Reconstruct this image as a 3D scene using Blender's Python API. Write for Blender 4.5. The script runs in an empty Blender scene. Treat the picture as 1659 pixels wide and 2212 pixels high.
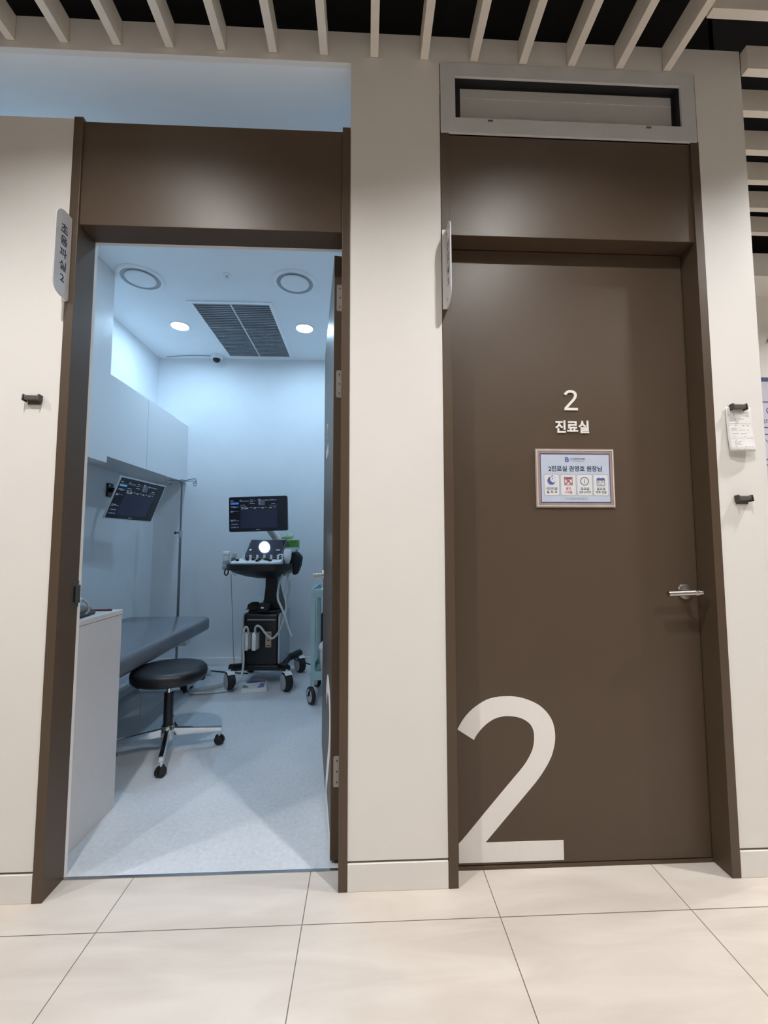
import bpy, bmesh, math, random
from mathutils import Matrix, Vector
from mathutils.geometry import tessellate_polygon
random.seed(7)
SC = bpy.context.scene
COL = SC.collection
PI = math.pi
R = math.radians

# ------------------------------------------------------------------ camera
cam_d = bpy.data.cameras.new('camera')
cam = bpy.data.objects.new('camera', cam_d)
COL.objects.link(cam)
SC.camera = cam
cam_d.sensor_fit = 'VERTICAL'
cam_d.sensor_height = 24.0
cam_d.lens = 24.0 * 925.84 / 2212.0
cam_d.clip_start = 0.05
cam.matrix_world = (Matrix.Translation((0, -1.5365, 1.17)) @ Matrix.Rotation(-R(2.4685), 4, 'Z')
                    @ Matrix.Rotation(R(90 + 4.1754), 4, 'X') @ Matrix.Rotation(-R(0.0711), 4, 'Z'))

# ------------------------------------------------------------------ world, lights, exposure
W = bpy.data.worlds.new('world'); SC.world = W
W.use_nodes = True
W.node_tree.nodes['Background'].inputs[0].default_value = (0.02, 0.02, 0.02, 1)
W.node_tree.nodes['Background'].inputs[1].default_value = 1.0
SC.view_settings.view_transform = 'Standard'
SC.view_settings.look = 'None'
SC.view_settings.exposure = 1.25
SC.view_settings.gamma = 1.0
SC.view_settings.use_curve_mapping = False
SC.cycles.max_bounces = 10
SC.cycles.diffuse_bounces = 6
SC.cycles.glossy_bounces = 4
SC.cycles.use_denoising = True
SC.cycles.sample_clamp_indirect = 6.0

WARM = (1.0, 0.985, 0.965)
COOL = (0.48, 0.735, 0.985)
HALL_E = 730.0        # strength of the corridor lamps
ROOM_E = 92.0        # strength of the room lamps
# the corridor's row of ceiling lamps, level with the slats
HALL_LAMPS = [(-2.45, -0.95), (-0.85, -0.95), (0.75, -0.95), (2.35, -0.38), (3.95, -0.95),
              (-1.90, -1.75), (1.45, -1.75), (3.60, -1.75), (3.3, 0.405)]  # last one is added beyond the corner to brighten far wall and poster
ROOM_LAMPS = [(-1.591, 2.082), (-0.531, 2.079)]
ROOM_LAMPS_FILL = [(-1.591, 0.62), (-0.531, 0.62)]      # assumed dimmer pair by the doorway, unseen, added to fill the room

# ------------------------------------------------------------------ materials
def nodes_of(name):
    m = bpy.data.materials.new(name); m.use_nodes = True
    nt = m.node_tree
    return m, nt, nt.nodes['Principled BSDF']

def mat(name, col, rough=0.5, metal=0.0, var=0.06, scale=40.0, bump=0.0, spec=0.5, coat=0.0, stretch=None, alpha=1.0, trans=0.0):
    m, nt, b = nodes_of(name)
    tc = nt.nodes.new('ShaderNodeTexCoord')
    no = nt.nodes.new('ShaderNodeTexNoise'); no.inputs['Scale'].default_value = scale
    no.inputs['Detail'].default_value = 4
    if stretch:
        mp = nt.nodes.new('ShaderNodeMapping'); mp.inputs['Scale'].default_value = stretch
        nt.links.new(tc.outputs['Object'], mp.inputs[0]); nt.links.new(mp.outputs[0], no.inputs['Vector'])
    else:
        nt.links.new(tc.outputs['Object'], no.inputs['Vector'])
    mr = nt.nodes.new('ShaderNodeMapRange')
    mr.inputs[1].default_value = 0.3; mr.inputs[2].default_value = 0.7
    mr.inputs[3].default_value = 1 - var; mr.inputs[4].default_value = 1 + var
    nt.links.new(no.outputs[0], mr.inputs[0])
    hs = nt.nodes.new('ShaderNodeVectorMath'); hs.operation = 'SCALE'
    hs.inputs[0].default_value = col
    nt.links.new(mr.outputs[0], hs.inputs['Scale'])
    nt.links.new(hs.outputs[0], b.inputs['Base Color'])
    b.inputs['Roughness'].default_value = rough
    b.inputs['Metallic'].default_value = metal
    b.inputs['Specular IOR Level'].default_value = spec
    b.inputs['Coat Weight'].default_value = coat
    b.inputs['Alpha'].default_value = alpha
    b.inputs['Transmission Weight'].default_value = trans
    if bump:
        bp = nt.nodes.new('ShaderNodeBump'); bp.inputs['Strength'].default_value = bump; bp.inputs['Distance'].default_value = 0.002
        nt.links.new(no.outputs[0], bp.inputs['Height']); nt.links.new(bp.outputs[0], b.inputs['Normal'])
    return m

def emit(name, col, strength):
    m, nt, b = nodes_of(name)
    b.inputs['Base Color'].default_value = (0.8, 0.8, 0.8, 1)
    b.inputs['Emission Color'].default_value = (*col, 1)
    b.inputs['Emission Strength'].default_value = strength
    return m

def screen(name, col, glow, rough=0.08):
    m, nt, b = nodes_of(name)
    b.inputs['Base Color'].default_value = (*[c * 0.5 for c in col], 1)
    b.inputs['Roughness'].default_value = rough
    b.inputs['Emission Color'].default_value = (*col, 1)
    b.inputs['Emission Strength'].default_value = glow
    return m

def brown_laminate():
    m, nt, b = nodes_of('brown laminate')
    tc = nt.nodes.new('ShaderNodeTexCoord')
    n1 = nt.nodes.new('ShaderNodeTexNoise'); n1.inputs['Scale'].default_value = 260; n1.inputs['Detail'].default_value = 3
    n2 = nt.nodes.new('ShaderNodeTexNoise'); n2.inputs['Scale'].default_value = 2.0
    nt.links.new(tc.outputs['Object'], n1.inputs['Vector']); nt.links.new(tc.outputs['Object'], n2.inputs['Vector'])
    ad = nt.nodes.new('ShaderNodeMath'); ad.operation = 'ADD'
    nt.links.new(n1.outputs[0], ad.inputs[0]); nt.links.new(n2.outputs[0], ad.inputs[1])
    cr = nt.nodes.new('ShaderNodeValToRGB')
    cr.color_ramp.elements[0].position = 0.6; cr.color_ramp.elements[0].color = (0.070, 0.046, 0.0295, 1)
    cr.color_ramp.elements[1].position = 1.0; cr.color_ramp.elements[1].color = (0.083, 0.0555, 0.0355, 1)
    nt.links.new(ad.outputs[0], cr.inputs[0]); nt.links.new(cr.outputs[0], b.inputs['Base Color'])
    b.inputs['Roughness'].default_value = 0.43
    b.inputs['Specular IOR Level'].default_value = 0.4
    bp = nt.nodes.new('ShaderNodeBump'); bp.inputs['Strength'].default_value = 0.06; bp.inputs['Distance'].default_value = 0.001
    nt.links.new(n1.outputs[0], bp.inputs['Height']); nt.links.new(bp.outputs[0], b.inputs['Normal'])
    return m

def tile_floor():
    m, nt, b = nodes_of('beige stone tile')
    tc = nt.nodes.new('ShaderNodeTexCoord')
    sep = nt.nodes.new('ShaderNodeSeparateXYZ'); nt.links.new(tc.outputs['Object'], sep.inputs[0])
    def M(op, a, bb=None, c=None):
        n = nt.nodes.new('ShaderNodeMath'); n.operation = op
        for i, v in enumerate((a, bb, c)):
            if v is None: continue
            if isinstance(v, (int, float)): n.inputs[i].default_value = v
            else: nt.links.new(v, n.inputs[i])
        return n.outputs[0]
    def line(sock, off):
        t = M('DIVIDE', M('SUBTRACT', sock, off), 0.618)
        fr = M('FRACT', t)
        d = M('MINIMUM', fr, M('SUBTRACT', 1.0, fr))
        return M('LESS_THAN', d, 0.0024)
    g = M('MAXIMUM', line(sep.outputs[0], -0.811), line(sep.outputs[1], -0.12))
    mp = nt.nodes.new('ShaderNodeMapping'); mp.inputs['Rotation'].default_value = (0, 0, R(-35)); mp.inputs['Scale'].default_value = (1.2, 6.0, 1)
    nt.links.new(tc.outputs['Object'], mp.inputs[0])
    n1 = nt.nodes.new('ShaderNodeTexNoise'); n1.inputs['Scale'].default_value = 1.7; n1.inputs['Detail'].default_value = 6; n1.inputs['Distortion'].default_value = 0.8
    nt.links.new(mp.outputs[0], n1.inputs['Vector'])
    cr = nt.nodes.new('ShaderNodeValToRGB')
    e = cr.color_ramp.elements
    e[0].position = 0.32; e[0].color = (0.515, 0.455, 0.40, 1)
    e[1].position = 0.66; e[1].color = (0.61, 0.55, 0.495, 1)
    nt.links.new(n1.outputs[0], cr.inputs[0])
    # a few small scuff marks
    vo = nt.nodes.new('ShaderNodeTexVoronoi'); vo.inputs['Scale'].default_value = 2.3
    nt.links.new(tc.outputs['Object'], vo.inputs['Vector'])
    n3 = nt.nodes.new('ShaderNodeTexNoise'); n3.inputs['Scale'].default_value = 90
    nt.links.new(tc.outputs['Object'], n3.inputs['Vector'])
    sp = M('MULTIPLY', M('LESS_THAN', vo.outputs['Distance'], 0.03), M('GREATER_THAN', n3.outputs[0], 0.56))
    mx0 = nt.nodes.new('ShaderNodeMixRGB'); nt.links.new(M('MULTIPLY', sp, 0.5), mx0.inputs[0])
    nt.links.new(cr.outputs[0], mx0.inputs[1]); mx0.inputs[2].default_value = (0.3, 0.27, 0.25, 1)
    mx = nt.nodes.new('ShaderNodeMixRGB'); nt.links.new(g, mx.inputs[0])
    nt.links.new(mx0.outputs[0], mx.inputs[1]); mx.inputs[2].default_value = (0.15, 0.115, 0.10, 1)
    nt.links.new(mx.outputs[0], b.inputs['Base Color'])
    b.inputs['Roughness'].default_value = 0.42
    b.inputs['Specular IOR Level'].default_value = 0.35
    bp = nt.nodes.new('ShaderNodeBump'); bp.inputs['Strength'].default_value = 0.5; bp.inputs['Distance'].default_value = 0.002; bp.invert = True
    nt.links.new(g, bp.inputs['Height']); nt.links.new(bp.outputs[0], b.inputs['Normal'])
    return m

def vinyl_floor():
    m, nt, b = nodes_of('grey mottled vinyl')
    tc = nt.nodes.new('ShaderNodeTexCoord')
    n1 = nt.nodes.new('ShaderNodeTexNoise'); n1.inputs['Scale'].default_value = 60; n1.inputs['Detail'].default_value = 8
    n2 = nt.nodes.new('ShaderNodeTexNoise'); n2.inputs['Scale'].default_value = 3.0; n2.inputs['Detail'].default_value = 5
    for n in (n1, n2): nt.links.new(tc.outputs['Object'], n.inputs['Vector'])
    mx = nt.nodes.new('ShaderNodeMixRGB'); mx.inputs[0].default_value = 0.5
    nt.links.new(n1.outputs[0], mx.inputs[1]); nt.links.new(n2.outputs[0], mx.inputs[2])
    cr = nt.nodes.new('ShaderNodeValToRGB')
    e = cr.color_ramp.elements
    e[0].position = 0.36; e[0].color = (0.51, 0.53, 0.56, 1)
    e[1].position = 0.64; e[1].color = (0.63, 0.65, 0.685, 1)
    nt.links.new(mx.outputs[0], cr.inputs[0]); nt.links.new(cr.outputs[0], b.inputs['Base Color'])
    b.inputs['Roughness'].default_value = 0.45
    return m

MT = {}
MT['wall'] = mat('cream painted wall', (0.76, 0.735, 0.70), 0.6, var=0.012, scale=3)
MT['inner'] = mat('white painted wall', (0.75, 0.765, 0.785), 0.6, var=0.015, scale=5)
MT['ceil'] = mat('white ceiling paint', (0.82, 0.85, 0.87), 0.7, var=0.01, scale=8)
MT['black'] = mat('black plenum paint', (0.006, 0.006, 0.008), 0.9, var=0.3, scale=3)
MT['brown'] = brown_laminate()
MT['tile'] = tile_floor()
MT['vinyl'] = vinyl_floor()
MT['groove'] = mat('dark groove', (0.14, 0.11, 0.09), 0.8)
MT['slat'] = mat('cream slat', (0.76, 0.71, 0.64), 0.6, var=0.03, scale=30)
MT['winframe'] = mat('white window frame', (0.60, 0.60, 0.61), 0.35, var=0.015)
MT['gasket'] = mat('black gasket', (0.012, 0.012, 0.014), 0.5)
MT['frost'] = mat('frosted grey pane', (0.52, 0.515, 0.51), 0.28, var=0.02)
MT['steel'] = mat('brushed steel', (0.52, 0.49, 0.46), 0.25, metal=1.0, var=0.05, scale=20, stretch=(1, 60, 60))
MT['pole'] = mat('dull steel tube', (0.26, 0.27, 0.30), 0.28, metal=1.0, var=0.03)
MT['chrome'] = mat('chrome', (0.78, 0.79, 0.80), 0.09, metal=1.0, var=0.02)
MT['hinge'] = mat('satin hinge metal', (0.46, 0.42, 0.39), 0.4, metal=0.6)
MT['striker'] = mat('dark strike metal', (0.07, 0.075, 0.075), 0.4, metal=0.3)
MT['threshold'] = mat('metal threshold', (0.35, 0.36, 0.38), 0.25, metal=0.9)
MT['letter'] = mat('white lettering', (0.80, 0.77, 0.74), 0.45, var=0.01)
MT['signplate'] = mat('grey white acrylic', (0.60, 0.60, 0.62), 0.18, var=0.01)
MT['ink'] = mat('dark navy ink', (0.035, 0.05, 0.10), 0.5)
MT['paper'] = mat('white paper', (0.74, 0.72, 0.70), 0.7, var=0.01)
MT['paperblue'] = mat('pale blue printed paper', (0.50, 0.56, 0.68), 0.35, var=0.03, scale=12)
MT['rim'] = mat('clear acrylic rim', (0.68, 0.65, 0.63), 0.15)
MT['acryl'] = mat('acrylic backing', (0.34, 0.29, 0.26), 0.1)
MT['pink'] = mat('pink brown print', (0.36, 0.25, 0.215), 0.3, var=0.12, scale=9)
MT['navy'] = mat('navy print', (0.07, 0.09, 0.20), 0.35)
MT['cardw'] = mat('white card print', (0.68, 0.69, 0.71), 0.35, var=0.01)
MT['cardline'] = mat('grey card outline print', (0.30, 0.32, 0.36), 0.4)
MT['blue'] = mat('blue print', (0.09, 0.12, 0.36), 0.35)
MT['red'] = mat('red print', (0.52, 0.09, 0.12), 0.35)
MT['greyink'] = mat('grey print', (0.10, 0.12, 0.15), 0.4)
MT['palegrey'] = mat('pale grey print', (0.32, 0.34, 0.38), 0.4)
MT['clip'] = mat('taupe metal clip', (0.11, 0.095, 0.088), 0.35, var=0.05)
MT['clipdark'] = mat('dark end cap', (0.04, 0.034, 0.031), 0.4)
MT['poster'] = mat('lilac poster paper', (0.55, 0.53, 0.62), 0.4, var=0.02)
MT['cab'] = mat('white cabinet laminate', (0.72, 0.72, 0.725), 0.32, var=0.01)
MT['cabwarm'] = mat('off white cabinet laminate', (0.66, 0.645, 0.65), 0.4, var=0.012)
MT['vinylbed'] = mat('grey blue bed vinyl', (0.17, 0.185, 0.215), 0.15, var=0.05, scale=6, bump=0.05)
MT['bedframe'] = mat('pale grey bed frame', (0.52, 0.58, 0.58), 0.4)
MT['blackp'] = mat('black plastic', (0.009, 0.009, 0.011), 0.4, var=0.1)
MT['blackseat'] = mat('black leatherette', (0.008, 0.008, 0.010), 0.38, var=0.1, scale=60, bump=0.08)
MT['blackfab'] = mat('black fabric', (0.012, 0.012, 0.014), 0.85, var=0.2, scale=120, bump=0.2)
MT['whitep'] = mat('white plastic', (0.82, 0.83, 0.84), 0.3, var=0.01)
MT['greyp'] = mat('grey plastic', (0.30, 0.31, 0.32), 0.4)
MT['greyside'] = mat('pale grey side panel', (0.42, 0.45, 0.48), 0.4)
MT['cable'] = mat('white cable sleeve', (0.55, 0.57, 0.57), 0.4, var=0.1, scale=80)
MT['darkcable'] = mat('dark cable', (0.03, 0.035, 0.04), 0.5)
MT['plasticfilm'] = mat('clear plastic sleeve', (0.45, 0.5, 0.53), 0.12, alpha=0.45)
MT['green'] = mat('green box print', (0.10, 0.30, 0.07), 0.4, var=0.35, scale=25)
MT['tissue'] = mat('pale green tissue', (0.62, 0.72, 0.52), 0.8, var=0.05)
MT['teal'] = mat('pale teal enamel', (0.30, 0.48, 0.50), 0.35, var=0.02)
MT['rubber'] = mat('black rubber', (0.012, 0.012, 0.013), 0.6)
MT['beige'] = mat('beige plastic', (0.50, 0.36, 0.26), 0.4)
MT['cuff'] = mat('dark grey cuff fabric', (0.05, 0.055, 0.055), 0.8, var=0.15, scale=90, bump=0.2)
MT['cuffpale'] = mat('grey cuff fabric', (0.16, 0.17, 0.165), 0.8, var=0.15, scale=90)
MT['redp'] = mat('red plastic', (0.13, 0.02, 0.035), 0.4)
MT['scr'] = screen('dark navy screen', (0.012, 0.016, 0.040), 0.22)
MT['scr2'] = screen('darker screen margin', (0.006, 0.007, 0.014), 0.15)
MT['ui'] = screen('grey interface bars', (0.22, 0.26, 0.34), 0.3, 0.3)
MT['uidim'] = screen('dim interface panels', (0.035, 0.05, 0.09), 0.35, 0.3)
MT['uiblue'] = screen('blue interface button', (0.02, 0.16, 0.62), 0.4, 0.3)
MT['uicyan'] = screen('cyan interface button', (0.05, 0.26, 0.45), 0.35, 0.3)
MT['touch'] = screen('glossy touch screen', (0.012, 0.013, 0.028), 0.25, 0.03)
MT['bezel'] = mat('silver white bezel', (0.60, 0.61, 0.62), 0.3)
MT['darkslot'] = mat('dark louvre cavity', (0.05, 0.055, 0.065), 0.7)
MT['louver'] = mat('grey louvre', (0.27, 0.29, 0.31), 0.5)
MT['ringgrey'] = mat('grey diffuser ring', (0.36, 0.38, 0.42), 0.5)
MT['lampcool'] = emit('cool lamp lens', COOL, ROOM_E)
MT['lampcool_fill'] = emit('cool fill lamp lens', COOL, ROOM_E * 0.5)
MT['lampwarm'] = emit('warm lamp lens', WARM, HALL_E)
MT['lampwarm_dim'] = emit('weaker warm lamp lens', WARM, HALL_E * 0.75)
MT['lampwarm_strong'] = emit('stronger warm lamp lens', WARM, HALL_E * 1.45)

# ------------------------------------------------------------------ mesh helpers
ORG = {}

class MB:
    """collects shapes in world coordinates (optionally through a frame T) and links them as one mesh object"""
    def __init__(s, T=None):
        s.v = []; s.f = []; s.T = T
    def add(s, vs, fs):
        o = len(s.v)
        for p in vs:
            p = Vector(p)
            s.v.append(s.T @ p if s.T is not None else p)
        s.f += [tuple(i + o for i in f) for f in fs]
        return s
    def box(s, a, b, c=0.0):
        x0, x1 = sorted((a[0], b[0])); y0, y1 = sorted((a[1], b[1])); z0, z1 = sorted((a[2], b[2]))
        c = min(c, 0.45 * min(x1 - x0, y1 - y0, z1 - z0))
        if c <= 0:
            s.add([(x0, y0, z0), (x1, y0, z0), (x1, y1, z0), (x0, y1, z0), (x0, y0, z1), (x1, y0, z1), (x1, y1, z1), (x0, y1, z1)],
                  [(0, 3, 2, 1), (4, 5, 6, 7), (0, 1, 5, 4), (1, 2, 6, 5), (2, 3, 7, 6), (3, 0, 4, 7)])
        else:
            bm = bmesh.new(); bmesh.ops.create_cube(bm, size=1)
            for v in bm.verts:
                v.co = Vector(((x0 + x1) / 2 + v.co.x * (x1 - x0), (y0 + y1) / 2 + v.co.y * (y1 - y0), (z0 + z1) / 2 + v.co.z * (z1 - z0)))
            bmesh.ops.bevel(bm, geom=list(bm.edges), offset=c, segments=3, profile=0.5, affect='EDGES')
            s.bm(bm)
        return s
    def bm(s, bm):
        bm.verts.index_update()
        s.add([v.co.copy() for v in bm.verts], [tuple(v.index for v in f.verts) for f in bm.faces]); bm.free()
        return s
    def tube(s, pts, r, n=10, caps=True):
        pts = [Vector(p) for p in pts]
        rs = r if isinstance(r, (list, tuple)) else [r] * len(pts)
        up = None; vs = []; fs = []
        for i, p in enumerate(pts):
            if i == 0: d = pts[1] - p
            elif i == len(pts) - 1: d = p - pts[i - 1]
            else: d = (pts[i + 1] - p).normalized() + (p - pts[i - 1]).normalized()
            d.normalize()
            if up is None:
                up = d.orthogonal().normalized()
            else:
                up = (up - d * up.dot(d))
                up = up.normalized() if up.length > 1e-6 else d.orthogonal().normalized()
            w = d.cross(up)
            for k in range(n):
                a = 2 * PI * k / n
                vs.append(p + (up * math.cos(a) + w * math.sin(a)) * rs[i])
        for i in range(len(pts) - 1):
            for k in range(n):
                k2 = (k + 1) % n
                fs.append((i * n + k, i * n + k2, (i + 1) * n + k2, (i + 1) * n + k))
        if caps:
            fs.append(tuple(reversed(range(n)))); fs.append(tuple(range((len(pts) - 1) * n, len(pts) * n)))
        return s.add(vs, fs)
    def curve(s, pts, r, n=10, sub=8):
        return s.tube(spline(pts, sub), r, n)
    def lathe(s, prof, c=(0, 0, 0), n=40, axis=None):
        """prof: (radius, height) pairs; spun about the z axis (or 'axis') at c"""
        c = Vector(c)
        q = Vector((0, 0, 1)).rotation_difference(Vector(axis)).to_matrix() if axis else Matrix.Identity(3)
        vs = []; fs = []; idx = []
        for r, z in prof:
            if r < 1e-6:
                idx.append([len(vs)]); vs.append(c + q @ Vector((0, 0, z)))
            else:
                idx.append(list(range(len(vs), len(vs) + n)))
                for k in range(n):
                    a = 2 * PI * k / n
                    vs.append(c + q @ Vector((r * math.cos(a), r * math.sin(a), z)))
        for a, b in zip(idx, idx[1:]):
            for k in range(n):
                k2 = (k + 1) % n
                if len(a) == 1 and len(b) == 1: break
                if len(a) == 1: fs.append((a[0], b[k2], b[k]))
                elif len(b) == 1: fs.append((a[k], a[k2], b[0]))
                else: fs.append((a[k], a[k2], b[k2], b[k]))
        return s.add(vs, fs)
    def prism(s, out, fn, d0, d1):
        """outline of 2D points extruded between depths d0 and d1; fn(u, v, d) gives the 3D point"""
        n = len(out)
        vs = [fn(u, v, d0) for u, v in out] + [fn(u, v, d1) for u, v in out]
        bm = bmesh.new()
        bv = [bm.verts.new(p) for p in vs]
        for a, b, c in tessellate_polygon([[Vector((u, v, 0)) for u, v in out]]):
            bm.faces.new((bv[a], bv[b], bv[c])); bm.faces.new((bv[n + c], bv[n + b], bv[n + a]))
        for i in range(n):
            j = (i + 1) % n
            bm.faces.new((bv[j], bv[i], bv[n + i], bv[n + j]))
        bmesh.ops.recalc_face_normals(bm, faces=list(bm.faces))
        return s.bm(bm)
    def text(s, body, fn, cx, cz, width=None, height=None, bold=0.0, depth=0.0006):
        """lettering centred on (cx, cz) in the plane given by fn(u, v, d)"""
        cu = bpy.data.curves.new('lettering', 'FONT')
        cu.body = body; cu.size = 1.0; cu.align_x = 'LEFT'; cu.resolution_u = 4
        cu.offset = bold; cu.extrude = 0.5
        ob = bpy.data.objects.new('lettering', cu); COL.objects.link(ob)
        dg = bpy.context.evaluated_depsgraph_get()
        me = bpy.data.meshes.new_from_object(ob.evaluated_get(dg))
        bpy.data.objects.remove(ob); bpy.data.curves.remove(cu)
        xs = [v.co.x for v in me.vertices]; ys = [v.co.y for v in me.vertices]
        if xs:
            x0, x1, y0, y1 = min(xs), max(xs), min(ys), max(ys)
            k = width / (x1 - x0) if width else height / (y1 - y0)
            ky = height / (y1 - y0) if height else k
            s.add([fn(cx + (v.co.x - (x0 + x1) / 2) * k, cz + (v.co.y - (y0 + y1) / 2) * ky, (v.co.z + 0.5) * depth) for v in me.vertices],
                  [tuple(p.vertices) for p in me.polygons])
        bpy.data.meshes.remove(me)
        return s
    def build(s, name, m, parent=None, origin=None, smooth=None, bevel=0.0):
        o = ORG.get(parent.name, Vector((0, 0, 0))) if parent else Vector(origin or (0, 0, 0))
        me = bpy.data.meshes.new(name)
        me.from_pydata([tuple(p - o) for p in s.v], [], s.f)
        me.validate(); me.update()
        bm = bmesh.new(); bm.from_mesh(me)
        bmesh.ops.recalc_face_normals(bm, faces=list(bm.faces)); bm.to_mesh(me); bm.free()
        ob = bpy.data.objects.new(name, me)
        COL.objects.link(ob)
        me.materials.append(MT[m] if isinstance(m, str) else m)
        if smooth:
            for p in me.polygons: p.use_smooth = True
            me.set_sharp_from_angle(angle=R(smooth))
        if bevel:
            md = ob.modifiers.new('bevel', 'BEVEL'); md.width = bevel; md.segments = 2; md.limit_method = 'ANGLE'
        if parent: ob.parent = parent
        else: ob.location = o
        ORG[ob.name] = o
        return ob

def spline(pts, sub=8):
    P = [Vector(p) for p in pts]
    out = []
    for i in range(len(P) - 1):
        a = P[max(i - 1, 0)]; b = P[i]; c = P[i + 1]; d = P[min(i + 2, len(P) - 1)]
        for k in range(sub):
            t = k / sub
            out.append(0.5 * ((2 * b) + (c - a) * t + (2 * a - 5 * b + 4 * c - d) * t * t + (3 * b - a - 3 * c + d) * t ** 3))
    out.append(P[-1])
    return out

def tag(o, label=None, cat=None, group=None, kind=None):
    if label: o['label'] = label
    if cat: o['category'] = cat
    if group: o['group'] = group
    if kind: o['kind'] = kind
    return o

def thing(name, loc, label, cat, group=None, kind=None):
    o = bpy.data.objects.new(name, None); COL.objects.link(o)
    o.empty_display_size = 0.05
    o.location = loc; ORG[o.name] = Vector(loc)
    return tag(o, label, cat, group, kind)

def copy_tree(o, loc, label=None):
    bpy.context.view_layer.update()
    def rec(x, par):
        c = x.copy(); COL.objects.link(c)
        if par: c.parent = par
        for ch in x.children: rec(ch, c)
        return c
    c = rec(o, None); c.location = loc
    ORG[c.name] = Vector(loc)
    if label: c['label'] = label
    return c

def frame(loc, rz=0, rx=0, ry=0):
    return Matrix.Translation(loc) @ Matrix.Rotation(R(rz), 4, 'Z') @ Matrix.Rotation(R(rx), 4, 'X') @ Matrix.Rotation(R(ry), 4, 'Y')

def rrect(x0, x1, z0, z1, r, n=6):
    out = []
    rr = r if isinstance(r, (list, tuple)) else (r,) * 4     # bl, br, tr, tl
    for (cx, cz, a0, q) in ((x0 + rr[0], z0 + rr[0], 180, rr[0]), (x1 - rr[1], z0 + rr[1], 270, rr[1]), (x1 - rr[2], z1 - rr[2], 0, rr[2]), (x0 + rr[3], z1 - rr[3], 90, rr[3])):
        if q <= 0: out.append((cx, cz)); continue
        for k in range(n + 1):
            a = R(a0 + 90 * k / n); out.append((cx + q * math.cos(a), cz + q * math.sin(a)))
    return out

def struct(name, mb, m, label, cat, **kw):
    return tag(mb.build(name, m, **kw), label, cat, kind='structure')

def wallplane(y):            # a plane that faces the corridor (-y); d lifts off it towards the viewer
    return lambda u, v, d: Vector((u, y - d, v))

# ------------------------------------------------------------------ the setting: corridor
YW = 0.115                   # wall thickness
ZL = 3.03                    # room ceiling and underside of the lintel
ZT = 3.16                    # top of the corridor wall
fl = struct('floor', MB().box((-4.2, -4.2, -0.10), (6, 0.1, 0)).box((1.52, 0.1, -0.10), (6, 1.25, 0)), 'tile', 'pale beige stone tile floor of the corridor', 'floor')
struct('floor', MB().box((-2.2, 0.1, -0.10), (0.25, 2.86, 0)), 'vinyl', 'grey mottled vinyl floor inside the open examination room', 'floor')
struct('wall_left', MB().box((-4.2, 0, 0.097), (-1.0865, YW, 2.752)).box((-4.2, 0.006, 0.0), (-1.0865, YW, 0.097)), 'wall', 'cream wall left of the open doorway', 'wall')
struct('wall_center', MB().box((-0.0595, 0, 0.097), (0.2848, YW, ZT)).box((-0.0595, 0.006, 0), (0.2848, YW, 0.097))
       .box((-4.2, 0, ZL), (-0.0595, 0.02, ZT)).box((0.2848, 0, 3.046), (1.3165, YW, ZT)), 'wall', 'cream wall pier between the two doorways and the lintel it carries', 'wall')
struct('wall_right', MB().box((1.3165, 0, 0.097), (1.512, 1.25, ZT)).box((1.3165, 0.006, 0), (1.506, 1.25, 0.097)), 'wall', 'cream wall strip right of the closed door, holding two clips', 'wall')
for nm, x0, x1, lb in (('baseboard_left', -4.2, -1.0868, 'cream baseboard left of the open doorway'),
                       ('baseboard_center', -0.0592, 0.2846, 'cream baseboard of the pier between the two doors'),
                       ('baseboard_right', 1.3168, 1.513, 'cream baseboard right of the closed door')):
    struct(nm, MB().box((x0, -0.0035, 0), (x1, 0.0055, 0.089)), 'wall', lb, 'baseboard', bevel=0.0015)
for nm, x0, x1, lb in (('trim_1', -4.2, -1.0868, 'dark shadow groove above the left baseboard'), ('trim_2', -0.0592, 0.2846, 'dark shadow groove above the baseboard of the pier'), ('trim_3', 1.3168, 1.5055, 'dark shadow groove above the right baseboard')):
    struct(nm, MB().box((x0, 0.0025, 0.0895), (x1, 0.0055, 0.0968)), 'groove', lb, 'groove')
# rest of the corridor (behind the photographer, beyond the corner)
struct('wall_rear', MB().box((-4.2, -4.3, 0), (6, -4.2, 3.7)), 'wall', 'cream corridor wall facing the doors', 'wall')
struct('wall_end', MB().box((-4.3, -4.3, 0), (-4.2, 0.0, 3.7)), 'wall', 'cream wall closing the corridor', 'wall')
struct('wall_far', MB().box((1.512, 1.25, 0), (6, 1.35, 3.0)), 'wall', 'cream wall beyond the corner, carrying the lilac poster', 'wall')
struct('trim_4', MB().box((1.512, 1.03, 2.905), (6, 1.25, 3.06)), 'wall', 'cream bulkhead where the far slats end', 'bulkhead')
struct('wall_side', MB().box((6, -4.3, 0), (6.1, 1.35, 3.7)), 'wall', 'cream corridor wall closing the right end', 'wall')
struct('ceiling', MB().box((-4.3, -4.3, 3.7), (6.1, 3, 3.8)).box((-4.2, YW, ZT - 0.11), (1.512, YW + 0.02, 3.7)).box((1.49, 1.25, 3.0), (6, 1.27, 3.7)).box((1.492, YW, ZT), (1.512, 1.25, 3.7)),
       'black', 'black open ceiling void above the slats', 'ceiling')

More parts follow.
